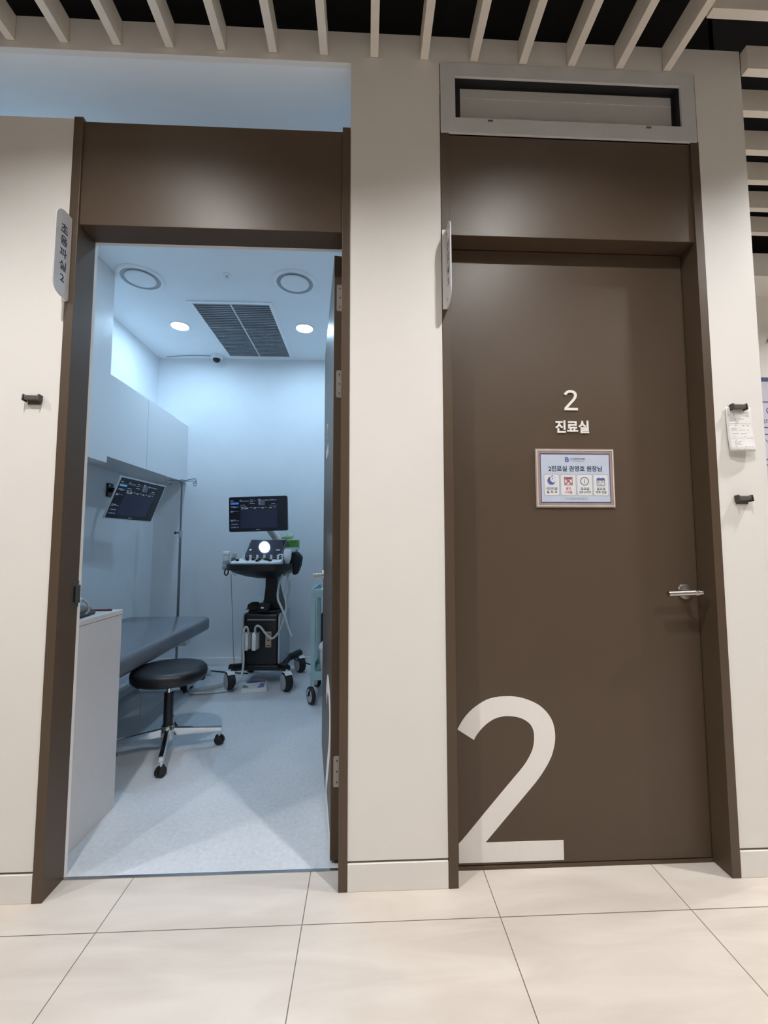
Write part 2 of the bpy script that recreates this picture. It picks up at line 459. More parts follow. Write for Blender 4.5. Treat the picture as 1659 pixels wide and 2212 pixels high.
# ------------------------------------------------------------------ the setting: examination room
struct('wall_inner_left', MB().box((-2.17, YW, 0), (-2.07, 2.735, ZL)), 'inner', 'white left wall of the examination room', 'wall')
struct('wall_inner_back', MB().box((-2.17, 2.735, 0), (0.2, 2.855, ZL)), 'inner', 'white back wall of the examination room', 'wall')
struct('wall_inner_right', MB().box((0.10, YW, 0), (0.2, 2.735, ZL)), 'inner', 'white right wall of the examination room', 'wall')
struct('ceiling', MB().box((-4.2, 0.0202, ZL), (-0.0595, YW, ZL + 0.02)).box((-2.17, YW, ZL), (0.2, 2.855, ZL + 0.02)), 'ceil', 'white ceiling of the examination room', 'ceiling')
struct('wall_inner_side', MB().box((-4.2, 1.0, 2.6), (-2.17, 1.1, ZL)).box((-4.2, YW, ZL), (-2.17, 1.1, ZL + 0.02)), 'inner', 'white wall seen through the open strip above the left wall', 'wall')
struct('baseboard_inner_back', MB().box((-2.07, 2.723, 0), (0.10, 2.735, 0.077)), 'inner', 'white baseboard along the back wall of the examination room', 'baseboard', bevel=0.002)
struct('baseboard_inner_left', MB().box((-2.07, YW, 0), (-2.058, 2.722, 0.077)), 'inner', 'white baseboard along the left wall of the examination room', 'baseboard', bevel=0.002)

# ------------------------------------------------------------------ door frames
f1 = thing('trim_5', (-0.57, 0, 0), 'dark brown frame and header panel of the open doorway', 'door frame', kind='structure')
MB().box((-1.086, -0.004, 0), (-1.053, 0.1, 2.757)).build('left_jamb', 'brown', f1, bevel=0.0012)
MB().box((-0.090, -0.004, 0), (-0.060, 0.1, 2.757)).build('right_jamb', 'brown', f1, bevel=0.0012)
MB().box((-1.0525, 0.004, 2.34), (-0.0905, 0.1, 2.746)).build('header_panel', 'brown', f1, bevel=0.0012)
MB().box((-1.088, 0.1005, 0), (-1.0535, 0.116, 2.348)).box((-1.0535, 0.1005, 2.341), (-0.06, 0.116, 2.352)).box((-0.082, 0.1005, 0), (-0.06, 0.116, 2.348)).build('lining', 'wall', f1)
sp = MB().box((-1.0535, 0.066, 0.940), (-1.0505, 0.0995, 1.035), 0.001).box((-1.0505, 0.080, 0.955), (-1.044, 0.1, 1.020), 0.002).build('strike_plate', 'striker', f1)
MB().box((-1.0506, 0.068, 0.960), (-1.0500, 0.079, 1.015)).build('latch_hole', 'blackp', sp)
th = struct('trim_6', MB().box((-1.053, 0.093, 0.0), (-0.09, 0.104, 0.003)), 'threshold', 'thin metal threshold strip at the open doorway', 'threshold')
f2 = thing('trim_7', (0.8, 0, 0), 'dark brown frame and header panel around the closed door', 'door frame', kind='structure')
MB().box((0.2855, -0.004, 0), (0.319, 0.13, 2.757)).build('left_jamb', 'brown', f2, bevel=0.0012)
MB().box((1.283, -0.004, 0), (1.316, 0.13, 2.757)).build('right_jamb', 'brown', f2, bevel=0.0012)
MB().box((0.3195, 0.004, 2.342), (1.2825, 0.13, 2.750)).build('header_panel', 'brown', f2, bevel=0.0012)
MB().box((0.3195, 0.074, 0), (1.2825, 0.13, 0.010)).build('sill', 'brown', f2)

BIG2 = [(0.3386, 0.4875), (0.3479, 0.5039), (0.3587, 0.5206), (0.3717, 0.5369), (0.3865, 0.5516), (0.402, 0.5645), (0.4174, 0.575), (0.4328, 0.5839), (0.4482, 0.5915), (0.4636, 0.5966), (0.479, 0.5998), (0.4943, 0.602), (0.5097, 0.6029), (0.5374, 0.603), (0.5558, 0.6016), (0.5711, 0.5989), (0.5864, 0.5952), (0.6017, 0.5902), (0.6169, 0.5843), (0.6322, 0.5773), (0.6465, 0.5688), (0.6594, 0.5586), (0.6714, 0.5469), (0.6819, 0.5337), (0.6901, 0.5204), (0.6965, 0.5056), (0.7003, 0.4908), (0.7027, 0.4761), (0.7037, 0.4615), (0.7033, 0.4469), (0.7016, 0.4323), (0.6984, 0.4178), (0.6939, 0.4019), (0.6882, 0.3861), (0.6807, 0.3712), (0.672, 0.356), (0.6614, 0.3398), (0.6496, 0.3233), (0.6376, 0.3078), (0.6244, 0.2923), (0.6087, 0.2752), (0.5931, 0.2587), (0.4358, 0.0903), (0.7232, 0.0902), (0.7232, 0.0214), (0.338, 0.0214), (0.3381, 0.089), (0.3495, 0.0998), (0.3798, 0.1326), (0.4408, 0.2), (0.5024, 0.2667), (0.549, 0.3171), (0.5652, 0.3339), (0.5802, 0.3509), (0.5919, 0.3659), (0.6024, 0.3822), (0.6104, 0.3965), (0.6169, 0.4108), (0.6206, 0.4238), (0.6231, 0.4369), (0.624, 0.447), (0.6243, 0.4572), (0.6237, 0.4695), (0.6212, 0.4806), (0.6175, 0.4904), (0.6116, 0.4998), (0.6035, 0.5079), (0.5936, 0.5148), (0.5821, 0.5209), (0.5693, 0.5255), (0.5571, 0.5286), (0.5449, 0.5303), (0.5326, 0.5314), (0.5204, 0.5316), (0.5081, 0.5307), (0.4959, 0.5283), (0.4836, 0.525), (0.4713, 0.52), (0.4589, 0.5129), (0.4466, 0.5044), (0.4351, 0.4947), (0.4249, 0.4844), (0.4169, 0.4756), (0.4094, 0.4659), (0.4041, 0.4576), (0.3994, 0.4487)]

def small2(cx, cz, hgt):
    x0, x1, z0, z1 = 0.338, 0.7235, 0.0214, 0.603
    k = hgt / (z1 - z0)
    return [(cx + (x - (x0 + x1) / 2) * k, cz + (z - (z0 + z1) / 2) * k) for x, z in BIG2]

# ------------------------------------------------------------------ closed door (door_2)
d2 = thing('door_2', (0.8, 0.08, 0), 'closed dark brown door with a huge white 2 near the floor', 'door', kind='structure')
MB().box((0.321, 0.080, 0.0125), (1.281, 0.120, 2.338)).build('door_leaf', 'brown', d2, bevel=0.0015)
P8 = wallplane(0.0799)
MB().prism(BIG2, P8, 0, 0.0006).build('large_numeral', 'letter', d2)
MB().prism(small2(0.8045, 1.7295, 0.081), P8, 0, 0.004).build('small_numeral', 'letter', d2)
MB().text('진료실', P8, 0.806, 1.6235, width=0.134, height=0.0500, bold=0.030, depth=0.004).build('room_name', 'letter', d2)
h = MB().lathe([(0, 0), (0.031, 0), (0.031, 0.006), (0.029, 0.009), (0, 0.009)], (1.2265, 0.0799, 0.984), 40, (0, -1, 0)).build('handle_rose', 'steel', d2, smooth=35)
MB().tube([(1.2265, 0.0715, 0.984), (1.2265, 0.012, 0.985)], 0.0095, 20).tube([(1.247, 0.020, 0.986), (1.119, 0.020, 0.982)], 0.0098, 24).build('handle_lever', 'steel', h, smooth=35)

# ------------------------------------------------------------------ notice on the closed door
NX, NZ = 0.8105, 1.421
nb = thing('notice_board', (NX, 0.08, NZ), 'framed blue clinic schedule notice fixed on the closed brown door', 'notice')
K = 0.000237
def N(u, v, d): return Vector((NX + u, 0.0795 - d, NZ + v))
def q(x, y): return ((x - 765) * K, (1620 - y) * K)
def nrect(x0, y0, x1, y1, r=0):
    a = q(x0, y1); b = q(x1, y0)
    return rrect(a[0], b[0], a[1], b[1], r * K)
def ring(mb, o, i, fn, d0, d1):
    """a flat frame between outline o and outline i (same point count)"""
    n = len(o)
    vs = [fn(u, v, d1) for u, v in o] + [fn(u, v, d1) for u, v in i] + [fn(u, v, d0) for u, v in o] + [fn(u, v, d0) for u, v in i]
    fs = []
    for k in range(n):
        j = (k + 1) % n
        fs += [(k, j, n + j, n + k), (2 * n + j, 2 * n + k, 3 * n + k, 3 * n + j), (k, 2 * n + k, 2 * n + j, j), (n + j, 3 * n + j, 3 * n + k, n + k)]
    return mb.add(vs, fs)
MB().prism(nrect(108, 1136, 1424, 2106, 6), N, 0, 0.004).build('acrylic_holder', 'acryl', nb)
rim = ring(MB(), nrect(128, 1156, 1406, 2086, 6), nrect(142, 1170, 1394, 2072, 4), N, 0.004, 0.0062).build('clear_rim', 'rim', nb)
sheet = MB().prism(nrect(142, 1170, 1394, 2072), N, 0.004, 0.0046).build('printed_sheet', 'paperblue', nb)
ring(MB(), nrect(142, 1170, 1394, 2072), nrect(185, 1213, 1352, 2030), N, 0.0046, 0.0049).build('pink_border', 'pink', sheet)
ring(MB(), nrect(185, 1213, 1352, 2030), nrect(200, 1232, 1338, 2012), N, 0.0046, 0.0050).build('navy_border', 'navy', sheet)
D0 = 0.0046
def NT(u, v, d): return N(u, v, D0 + d)
MB().text('B', NT, *q(637, 1315), height=78 * K, width=66 * K, bold=0.03, depth=0.0003).build('logo', 'blue', sheet)
MB().text('더인튼튼본의원', NT, *q(812, 1304), width=246 * K, height=36 * K, bold=0.012, depth=0.0003).box(NT(*q(715, 1342), 0), NT(*q(915, 1338), 0.0003)).build('clinic_name', 'greyink', sheet)
MB().text('2진료실 권영호 원장님', NT, *q(768, 1466), width=890 * K, height=92 * K, bold=0.026, depth=0.0003).build('heading', 'ink', sheet)
MB().text('진료 일정을 안내드립니다', NT, *q(775, 1960), width=382 * K, height=38 * K, bold=0.008, depth=0.0003).build('footer_line', 'palegrey', sheet)
CARDS = [(246, 496, '야간진료', '월, 화, 목', 'greyink', 186, 172), (519, 770, '휴진', '수요일', 'red', 84, 120),
         (791, 1046, '금요일', '오후 6시까지', 'greyink', 142, 192), (1062, 1314, '일요일', '격주 진료', 'greyink', 142, 178)]
for x0, x1, t1, t2, c, w1, w2 in CARDS:
    cx = (x0 + x1) / 2
    cd = MB().prism(nrect(x0, 1560, x1, 1908, 26), N, D0, D0 + 0.0003)
    cd.build('schedule_card', 'cardw', sheet)
    ring(MB(), nrect(x0 - 3, 1557, x1 + 3, 1911, 28), nrect(x0 + 2, 1562, x1 - 2, 1906, 25), N, D0, D0 + 0.0005).build('card_outline', 'cardline', sheet)
    def NC(u, v, d): return N(u, v, D0 + 0.0003 + d)
    MB().text(t1, NC, *q(cx, 1796), width=w1 * K, height=44 * K, bold=0.02, depth=0.0003).text(t2, NC, *q(cx, 1853), width=w2 * K, height=44 * K, bold=0.02, depth=0.0003).build('card_caption', c, sheet)
# icons: moon, crossed calendar, clock, calendar
def NC(u, v, d): return N(u, v, D0 + 0.0003 + d)
def circ(cx, cy, r, n=32, a0=0, a1=360): return [q(cx + r * math.cos(R(a0 + (a1 - a0) * k / n)), cy - r * math.sin(R(a0 + (a1 - a0) * k / n))) for k in range(n + (0 if a1 - a0 == 360 else 1))]
moon = circ(366, 1667, 67, 36, 75, 345)[0:] + list(reversed(circ(405, 1637, 58, 30, 92, 325)))
mm = MB().prism(moon, NC, 0, 0.0003)
for px, py, rr in ((385, 1634, 11), (426, 1617, 7), (416, 1667, 7)): mm.prism(circ(px, py, rr, 5), NC, 0, 0.0003)
mm.build('moon_icon', 'blue', sheet)
ic = ring(MB(), nrect(582, 1606, 716, 1740, 10), nrect(592, 1640, 706, 1730, 6), NC, 0, 0.0003).build('calendar_icon', 'greyink', sheet)
cr = MB()
for s_ in (-1, 1):
    a = Vector(q(648 - 66, 1670 - 66 * s_)); b = Vector(q(648 + 66, 1670 + 66 * s_)); w = Vector((-(b - a).y, (b - a).x)).normalized() * 10 * K
    cr.prism([tuple(a - w), tuple(b - w), tuple(b + w), tuple(a + w)], NC, 0.0003 if s_ < 0 else 0.00061, 0.0006 if s_ < 0 else 0.0008)
cr.build('red_cross', 'red', sheet)
ck = ring(MB(), circ(917, 1672, 70), circ(917, 1672, 59), NC, 0, 0.0003)
ck.prism([q(912, 1706), q(922, 1706), q(920, 1640), q(917, 1626), q(914, 1640)], NC, 0, 0.0003).build('clock_icon', 'ink', sheet)
c4 = ring(MB(), nrect(1120, 1624, 1256, 1748, 14), nrect(1128, 1632, 1248, 1740, 10), NC, 0, 0.0003)
for px in (1140, 1165, 1190, 1215): 
    for py in (1676, 1696, 1716):
        if (px * 7 + py) % 3: c4.box(NC(*q(px, py), 0), NC(*q(px + 18, py + 10), 0.0003))
c4.build('calendar_icon', 'greyink', sheet)
MB().prism(nrect(1122, 1620, 1254, 1658, 10), NC, 0.0003, 0.0005).box(NC(*q(1150, 1624), 0), NC(*q(1160, 1610), 0.0005)).box(NC(*q(1214, 1624), 0), NC(*q(1224, 1610), 0.0005)).build('calendar_header', 'blue', sheet)

# ------------------------------------------------------------------ open door (door_1), swung inwards on its right edge
A1 = 82.4
HX, HY = -0.088, 0.131                      # hinge line
dd = Vector((-math.cos(R(A1)), math.sin(R(A1)), 0)); nn = Vector((-math.sin(R(A1)), -math.cos(R(A1)), 0))   # along the leaf; out of its corridor side
d1 = thing('door_1', (HX, HY, 0), 'open dark brown door swung into the examination room', 'door', kind='structure')
def L(u, d, z): return Vector((HX, HY, z)) + dd * u + nn * d
def lbox(mb, u0, u1, e0, e1, z0, z1):
    vs = [L(u, e, z) for z in (z0, z1) for u, e in ((u0, e0), (u1, e0), (u1, e1), (u0, e1))]
    return mb.add(vs, [(0, 3, 2, 1), (4, 5, 6, 7), (0, 1, 5, 4), (1, 2, 6, 5), (2, 3, 7, 6), (3, 0, 4, 7)])
T1 = 0.040
lbox(MB(), 0.0, 0.945, 0.0, T1, 0.012, 2.333).build('door_leaf', 'brown', d1, bevel=0.0015)
LP = lambda u, v, d: L(u, T1 + d, v)
# lettering: reading direction runs from the free edge to the hinge
MB().prism([(0.40 - (x - 0.338), z) for x, z in BIG2], LP, 0, 0.0008).build('large_numeral', 'letter', d1)
TX = lambda u, v, d: L(0.475 - u, T1 + d, v)
MB().prism(small2(0, 1.7295, 0.081), TX, 0, 0.004).build('small_numeral', 'letter', d1)
MB().text('초음파실', TX, 0, 1.6235, width=0.18, height=0.05, bold=0.03, depth=0.004).build('room_name', 'letter', d1)
h1 = MB().lathe([(0, 0), (0.031, 0), (0.031, 0.006), (0.029, 0.009), (0, 0.009)], L(0.892, T1, 0.984), 32, tuple(nn)).build('handle_rose', 'steel', d1, smooth=35)
MB().tube([L(0.892, T1 + 0.008, 0.984), L(0.892, T1 + 0.06, 0.984)], 0.0095, 16).tube([L(0.93, T1 + 0.052, 0.984), L(0.83, T1 + 0.052, 0.982)], 0.0098, 16).build('handle_lever', 'steel', h1, smooth=35)
for z in (2.155, 1.80, 0.325):
    # satin leaf of each butt hinge, let into the hinge edge
    vs = MB().prism(rrect(0.004, 0.030, z - 0.055, z + 0.055, (0, 0.006, 0.006, 0)), lambda u, v, d: L(-d, u, v), -0.001, 0.0022).build('hinge', 'hinge', d1)
    sc = MB()
    for dz in (-0.038, 0.0, 0.038): sc.lathe([(0, 0), (0.0035, 0), (0.0035, 0.0008), (0, 0.0008)], L(-0.0022, 0.017, z + dz), 10, tuple(-dd))
    sc.build('screw', 'clip', vs)
lbox(MB(), 0.0, 0.03, 0.004, 0.024, 0.004, 0.013).build('bottom_pivot', 'blackp', d1)

# ------------------------------------------------------------------ transom window over the closed door
w1 = thing('window_1', (0.8, 0, 2.76), 'narrow grey transom window above the closed brown door', 'window', kind='structure')
WP = wallplane(0.0)
ring(MB(), rrect(0.2875, 1.309, 2.7515, 3.044, 0), rrect(0.345, 1.250, 2.815, 2.987, 0), WP, -0.002, 0.007).build('window_frame', 'winframe', w1, bevel=0.0012)
ring(MB(), rrect(0.30, 1.30, 2.77, 3.03, 0), rrect(0.3452, 1.2498, 2.8152, 2.9868, 0), WP, -0.060, -0.003).build('gasket', 'gasket', w1)
ring(MB(), rrect(0.3452, 1.2498, 2.8152, 2.9868, 0), rrect(0.372, 1.238, 2.8155, 2.979, 0), WP, -0.045, -0.030).build('pane_border', 'gasket', w1)
MB().prism(rrect(0.346, 1.249, 2.8155, 2.986, 0), WP, -0.050, -0.032).build('pane', 'frost', w1)
MB().box((0.372, 0.0305, 2.938), (1.238, 0.032, 2.9395)).build('seam', 'rim', w1)
for x in (0.481, 1.112):
    MB().box((x - 0.010, -0.011, 2.800), (x + 0.010, -0.0069, 2.806), 0.0015).build('latch', 'clip', w1)

# ------------------------------------------------------------------ projecting room signs
def sign(x, txt, label, z0, z1, face):
    y0 = -0.006
    t = thing('projecting_sign', (x, y0, z0), label, 'sign', group='room signs standing out from the door frames')
    fn = lambda u, v, d: Vector((x + face * d, u, v))
    MB().prism(rrect(-0.083, y0 - 0.001, z0, z1, (0.042, 0, 0, 0.042), 8), fn, 0, 0.0045).build('sign_panel', 'signplate', t)
    MB().box((x - 0.0003 if face > 0 else x - 0.0046, -0.0095, z0), (x - 0.0185, y0 + 0.0015, z1)).build('mounting_flange', 'letter', t)
    tf = lambda u, v, d: Vector((x + face * (0.0045 + d), face * u, v))        # upright characters, one below the other
    tx = MB()
    n = len(txt)
    for k, ch in enumerate(txt):
        hh = 0.026 if ch.isdigit() else 0.033
        tx.text(ch, tf, -0.043 * face, (z0 + z1) / 2 + 0.0455 * ((n - 1) / 2 - k), width=0.020 if ch.isdigit() else 0.033, height=hh, bold=0.012, depth=0.0006)
    tx.build('lettering', 'ink', t)
    return t
sign(-1.075, '초음파실2', 'projecting grey sign with dark lettering at the open doorway', 2.040, 2.352, 1)
s2 = sign(0.306, '진료실2', 'projecting grey sign at the left jamb of the closed door', 2.042, 2.352, -1)
for z in (2.07, 2.325):
    MB().lathe([(0, 0), (0.004, 0), (0.0035, 0.001), (0, 0.001)], (0.306 - 0.0046, -0.022, z), 10, (-1, 0, 0)).build('screw', 'clip', s2)

# ------------------------------------------------------------------ paper clips on the walls
def clip(x, z, label, y=0.0):
    t = thing('paper_clip_holder', (x, y, z), label, 'clip', group='small taupe paper clips on the cream wall')
    MB().box((x - 0.022, y - 0.003, z - 0.016), (x + 0.024, y, z + 0.010), 0.001).build('back_plate', 'clip', t)
    MB().box((x - 0.024, y - 0.020, z - 0.003), (x + 0.024, y - 0.0035, z + 0.014), 0.003).build('jaw', 'clip', t)
    MB().prism([(-0.024, -0.006), (-0.003, -0.008), (-0.001, 0.016), (-0.020, 0.017)], lambda u, v, d: Vector((x - 0.024 - d, y + u, z + v)), 0, 0.004).build('end_cap', 'clipdark', t)
    MB().prism([(-0.024, -0.006), (-0.003, -0.008), (-0.001, 0.016), (-0.020, 0.017)], lambda u, v, d: Vector((x + 0.024 + d, y + u, z + v)), 0, 0.004).build('end_cap', 'clipdark', t)
    return t
c0 = clip(-1.171, 1.676, 'small taupe clip on the cream wall left of the open doorway')
c1 = copy_tree(c0, (1.4045, 0, 1.676), 'small taupe clip holding a printed sheet, right of the closed door')
c2 = copy_tree(c0, (1.404, 0, 1.330), 'empty small taupe clip below the hanging printed sheet')
c3 = copy_tree(c0, (2.835, 1.25, 2.575), 'small clip on the far wall above the lilac poster')
# hanging sheet, bowed away from the wall
px0, px1, pz0, pz1 = 1.359, 1.459, 1.511, 1.684
def sheet_pt(s, t):
    z = pz1 + (pz0 - pz1) * t
    return Vector((px0 + (px1 - px0) * s, -0.0036 - 0.006 * t - 0.007 * t * (1 - (2 * s - 1) ** 2) - 0.006 * t ** 4, z))
ps = thing('printed_sheet_of_paper', (1.409, 0, 1.51), 'white printed sheet hanging from the clip right of the closed door', 'paper')
vs, fs = [], []
for j in range(15):
    for i in range(11): vs.append(sheet_pt(i / 10, j / 14))
for j in range(14):
    for i in range(10): fs.append((j * 11 + i, j * 11 + i + 1, (j + 1) * 11 + i + 1, (j + 1) * 11 + i))
sh = MB().add(vs, fs).build('paper', 'paper', ps, smooth=60)
sm = sh.modifiers.new('thickness', 'SOLIDIFY'); sm.thickness = 0.0006; sm.offset = 0
pr = MB()
for t, segs in ((.13, ((.05, .95),)), (.17, ((.06, .2),)), (.20, ((.06, .22), (.62, .9))), (.23, ((.06, .25),)), (.27, ((.06, .7),)), (.31, ((.06, .45),)), (.38, ((.06, .95),)),
                (.42, ((.06, .16), (.3, .4), (.58, .85))), (.49, ((.15, .35),)), (.52, ((.15, .83),)), (.60, ((.17, .8),)), (.67, ((.18, .24), (.55, .65), (.7, .76), (.83, .93))), (.71, ((.05, .97),)),
                (.75, ((.2, .3),)), (.78, ((.2, .44),)), (.81, ((.2, .48),)), (.84, ((.2, .44),)), (.89, ((.2, .26), (.55, .65), (.7, .78), (.83, .93))), (.92, ((.05, .97),)), (.95, ((.25, .33), (.4, .55)))):
    for a, b in segs:
        long_ = b - a > 0.8
        dt = 0.004 if long_ else 0.011
        n = max(2, int((b - a) * 14))
        for k in range(n):
            if not long_ and (k * 5 + int(t * 100)) % 4 == 3: continue
            s0 = a + (b - a) * k / n; s1 = a + (b - a) * (k + (1 if long_ else 0.85)) / n
            o = Vector((0, -0.0006, 0))
            pr.add([sheet_pt(s0, t) + o, sheet_pt(s1, t) + o, sheet_pt(s1, t + dt) + o, sheet_pt(s0, t + dt) + o], [(0, 1, 2, 3)])
pr.build('printed_lines', 'palegrey', sh)

# ------------------------------------------------------------------ poster on the far wall
po = thing('exercise_poster', (3.1, 1.25, 1.3), 'lilac wall poster with navy line drawings beyond the right corner', 'poster')
PP = wallplane(1.2498)
MB().prism(rrect(2.45, 3.5, 0.9, 2.315, 0), PP, 0, 0.003).build('poster_sheet', 'poster', po)
pn = MB().box((2.45, 1.2458, 2.285), (3.5, 1.2466, 2.315))
for z in (2.14, 1.961, 1.913, 1.738, 1.70, 1.525, 1.487, 1.312): pn.box((2.45, 1.2458, z - 0.004), (3.5, 1.2466, z + 0.004))
pn.build('rule_lines', 'navy', po)
pl = MB()
for zc, k in ((2.075, 0), (1.835, 1), (1.62, 2), (1.40, 3)):
    for i in range(5):
        xc = 2.795 + 0.14 * i
        fig = [(-.05, .06), (-.03, .03), (0, .045), (.03, .02), (.02, -.02), (-.01, -.03), (-.04, -.06)]
        pl.curve([(xc + u * (1 if (i + k) % 2 else -1), 1.2468, zc + v * 0.7) for u, v in fig], 0.0026, 6, 4)
        pl.curve([(xc + .02, 1.2468, zc - .01), (xc + .05, 1.2468, zc - .03), (xc + .03, 1.2468, zc - .05)], 0.0026, 6, 4)
pl.build('line_drawings', 'navy', po)
pt = MB()
pt.text('허리디스크', lambda u, v, d: Vector((u, 1.2466 - d, v)), 2.768, 2.003, width=0.165, bold=0.015, depth=0.0004)
pt.build('caption_text', 'greyink', po)

# ------------------------------------------------------------------ ceiling slats
SX, SP = -1.35, 0.1951
ORD = ['first', 'second', 'third', 'fourth', 'fifth', 'sixth', 'seventh', 'eighth', 'ninth', 'tenth', 'eleventh', 'twelfth', 'thirteenth', 'fourteenth']
slat0 = None
for i in range(14):
    x = SX + SP * i
    lab = '%s cream ceiling slat from the left, running towards the viewer' % ORD[i]
    if i == 13: lab = 'last cream slat running towards the viewer, where the cross slats begin'
    if slat0 is None:
        slat0 = MB().box((x, -3.4, 3.056), (x + 0.0305, -0.002, 3.156), 0.0012).build('ceiling_slat', 'slat', origin=(x, -0.002, 3.056))
        tag(slat0, lab, 'ceiling slat', 'cream ceiling slats running towards the viewer'); o = slat0
    else:
        o = slat0.copy(); COL.objects.link(o); o.location = (x, -0.002, 3.056); o['label'] = lab
# hidden continuation to the left of the frame is left out; cross slats to the right of the last one
cross0 = None
PLACE = ['topmost cream cross slat, butting against the last lengthwise slat', 'cream cross slat with its free end just past the wall corner',
         'third cream cross slat from the top, right of the wall corner', 'fourth cream cross slat from the top, right of the wall corner',
         'fifth cream cross slat from the top, right of the wall corner', 'sixth cream cross slat from the top, right of the wall corner',
         'lowest cream cross slat beside the far bulkhead']
for i, (y, x) in enumerate(zip((-0.207, -0.026, 0.135, 0.315, 0.48, 0.658, 0.84), (1.224, 1.519, 1.53, 1.53, 1.53, 1.53, 1.53))):
    if cross0 is None or i == 1:
        m_ = MB().box((x, y, 3.056), (5.9, y + 0.031, 3.156), 0.0012).build('ceiling_slat', 'slat', origin=(x, y, 3.056))
        if i == 1: cross1 = m_
        cross0 = m_; o = m_
    else:
        o = cross1.copy(); COL.objects.link(o); o.location = (x, y, 3.056)
    tag(o, PLACE[i], 'ceiling slat', 'cream cross slats past the wall corner')

# ------------------------------------------------------------------ lamps
def downlight(x, y, z, lens, label, group):
    t = thing('ceiling_downlight', (x, y, z), label, 'ceiling lamp', group=group)
    if not lens.startswith('lampwarm'): MB().lathe([(0.0685, 0.0), (0.082, 0.0), (0.084, -0.003), (0.071, -0.006), (0.0685, -0.004), (0.0685, 0.0)], (x, y, z - 0.0002), 48).build('trim_ring', 'whitep', t, smooth=40)
    # the corridor lamps have a smaller lens deep in the housing
    rl = 0.042 if lens.startswith('lampwarm') else 0.068
    MB().lathe([(0, -0.0025), (rl, -0.0025), (rl, -0.0008), (0, -0.0008)], (x, y, z), 48).build('lens', lens, t)
    return t
RL = ['bright downlight in the room ceiling left of the grille', 'bright downlight in the room ceiling right of the grille']
dl0 = downlight(*ROOM_LAMPS[0], ZL, 'lampcool', RL[0], 'downlights in the examination room')
for (x, y), l in zip(ROOM_LAMPS[1:], RL[1:]): copy_tree(dl0, (x, y, ZL), l)
for (x, y), l in zip(ROOM_LAMPS_FILL, ('unseen fill downlight added near the doorway on the left of the room ceiling', 'unseen fill downlight added near the doorway on the right of the room ceiling')):
    downlight(x, y, ZL, 'lampcool_fill', l, 'downlights in the examination room')
for (x, y) in HALL_LAMPS:                     # all outside the picture; the one past the corner is added light
    hl = downlight(x, y, 3.108, 'lampwarm_strong' if -0.5 < y < 0 else 'lampwarm_dim' if y < -1.5 else 'lampwarm', 'unseen corridor downlight between the ceiling slats', 'corridor downlights')
    MB().lathe([(0.081, -0.057), (0.083, -0.057), (0.084, 0.003), (0, 0.004), (0, 0.001), (0.081, 0.001), (0.081, -0.057)], (x, y, 3.108), 48).build('lamp_housing', 'greyp', hl, smooth=40)

# ------------------------------------------------------------------ room ceiling fittings
g = thing('ceiling_grille', (-1.05, 2.184, ZL), 'large dark louvred grille in the room ceiling', 'ceiling grille')
gx0, gx1, gy0, gy1 = -1.378, -0.727, 1.683, 2.684
FC = lambda u, v, d: Vector((u, v, ZL - d))
ring(MB(), rrect(gx0, gx1, gy0, gy1, 0), rrect(gx0 + .035, gx1 - .03, gy0 + .03, gy1 - .03, 0), FC, 0, 0.008).build('grille_frame', 'whitep', g, bevel=0.001)
xm = (gx0 + gx1) / 2
MB().box((xm - 0.006, gy0 + .03, ZL - 0.008), (xm + 0.006, gy1 - .03, ZL - 0.0005)).build('center_bar', 'bezel', g)
for xa, xb in ((gx0 + .035, xm - 0.006), (xm + 0.006, gx1 - .03)):
    lv = MB().box((xa, gy0 + .03, ZL - 0.0012), (xb, gy1 - .03, ZL - 0.0004)).build('louvre_panel', 'darkslot', g)
    sl = MB()
    nS = 34
    for k in range(nS):
        yy = gy0 + .03 + (gy1 - gy0 - .06) * (k + 0.5) / nS
        sl.box((xa, yy - 0.007, ZL - 0.0060), (xb, yy + 0.004, ZL - 0.0014))
    sl.build('louvre_slats', 'louver', lv)
def diffuser(x, y, label):
    t = thing('round_air_diffuser', (x, y, ZL), label, 'air diffuser', group='round air diffusers in the room ceiling')
    MB().lathe([(0.128, -0.0005), (0.160, -0.0005), (0.157, -0.006), (0.140, -0.010), (0.128, -0.007), (0.128, -0.0005)], (x, y, ZL), 56).build('outer_ring', 'ceil', t, smooth=50)
    MB().lathe([(0, -0.0012), (0.1279, -0.0012), (0.1279, -0.0004), (0, -0.0004)], (x, y, ZL), 56).build('recess', 'ringgrey', t)
    MB().lathe([(0, -0.0125), (0.08, -0.0115), (0.098, -0.0085), (0.1, -0.006), (0.02, -0.0014), (0, -0.0014)], (x, y, ZL), 56).build('center_disc', 'ceil', t, smooth=50)
    return t
df = diffuser(-1.582, 1.419, 'white round air diffuser on the left of the room ceiling')
copy_tree(df, (-0.509, 1.428, ZL), 'white round air diffuser on the right of the room ceiling')
sk = thing('sprinkler_head', (-0.966, 1.357, ZL), 'tiny sprinkler head between the two round air diffusers', 'sprinkler')
MB().lathe([(0, -0.0005), (0.026, -0.0005), (0.024, -0.004), (0.012, -0.006), (0, -0.006)], (-0.966, 1.357, ZL), 24).build('escutcheon', 'ceil', sk, smooth=40)
MB().lathe([(0, -0.006), (0.008, -0.006), (0.007, -0.018), (0.013, -0.020), (0.012, -0.023), (0, -0.023)], (-0.966, 1.357, ZL), 16).build('nozzle', 'steel', sk, smooth=40)
cm = thing('dome_camera', (-1.475, 2.655, ZL), 'small white dome camera with a dark lens by the back wall', 'security camera')
MB().lathe([(0, -0.0005), (0.056, -0.0005), (0.056, -0.022), (0.050, -0.034), (0.036, -0.040), (0, -0.040)], (-1.475, 2.655, ZL), 32).build('housing', 'ceil', cm, smooth=40)
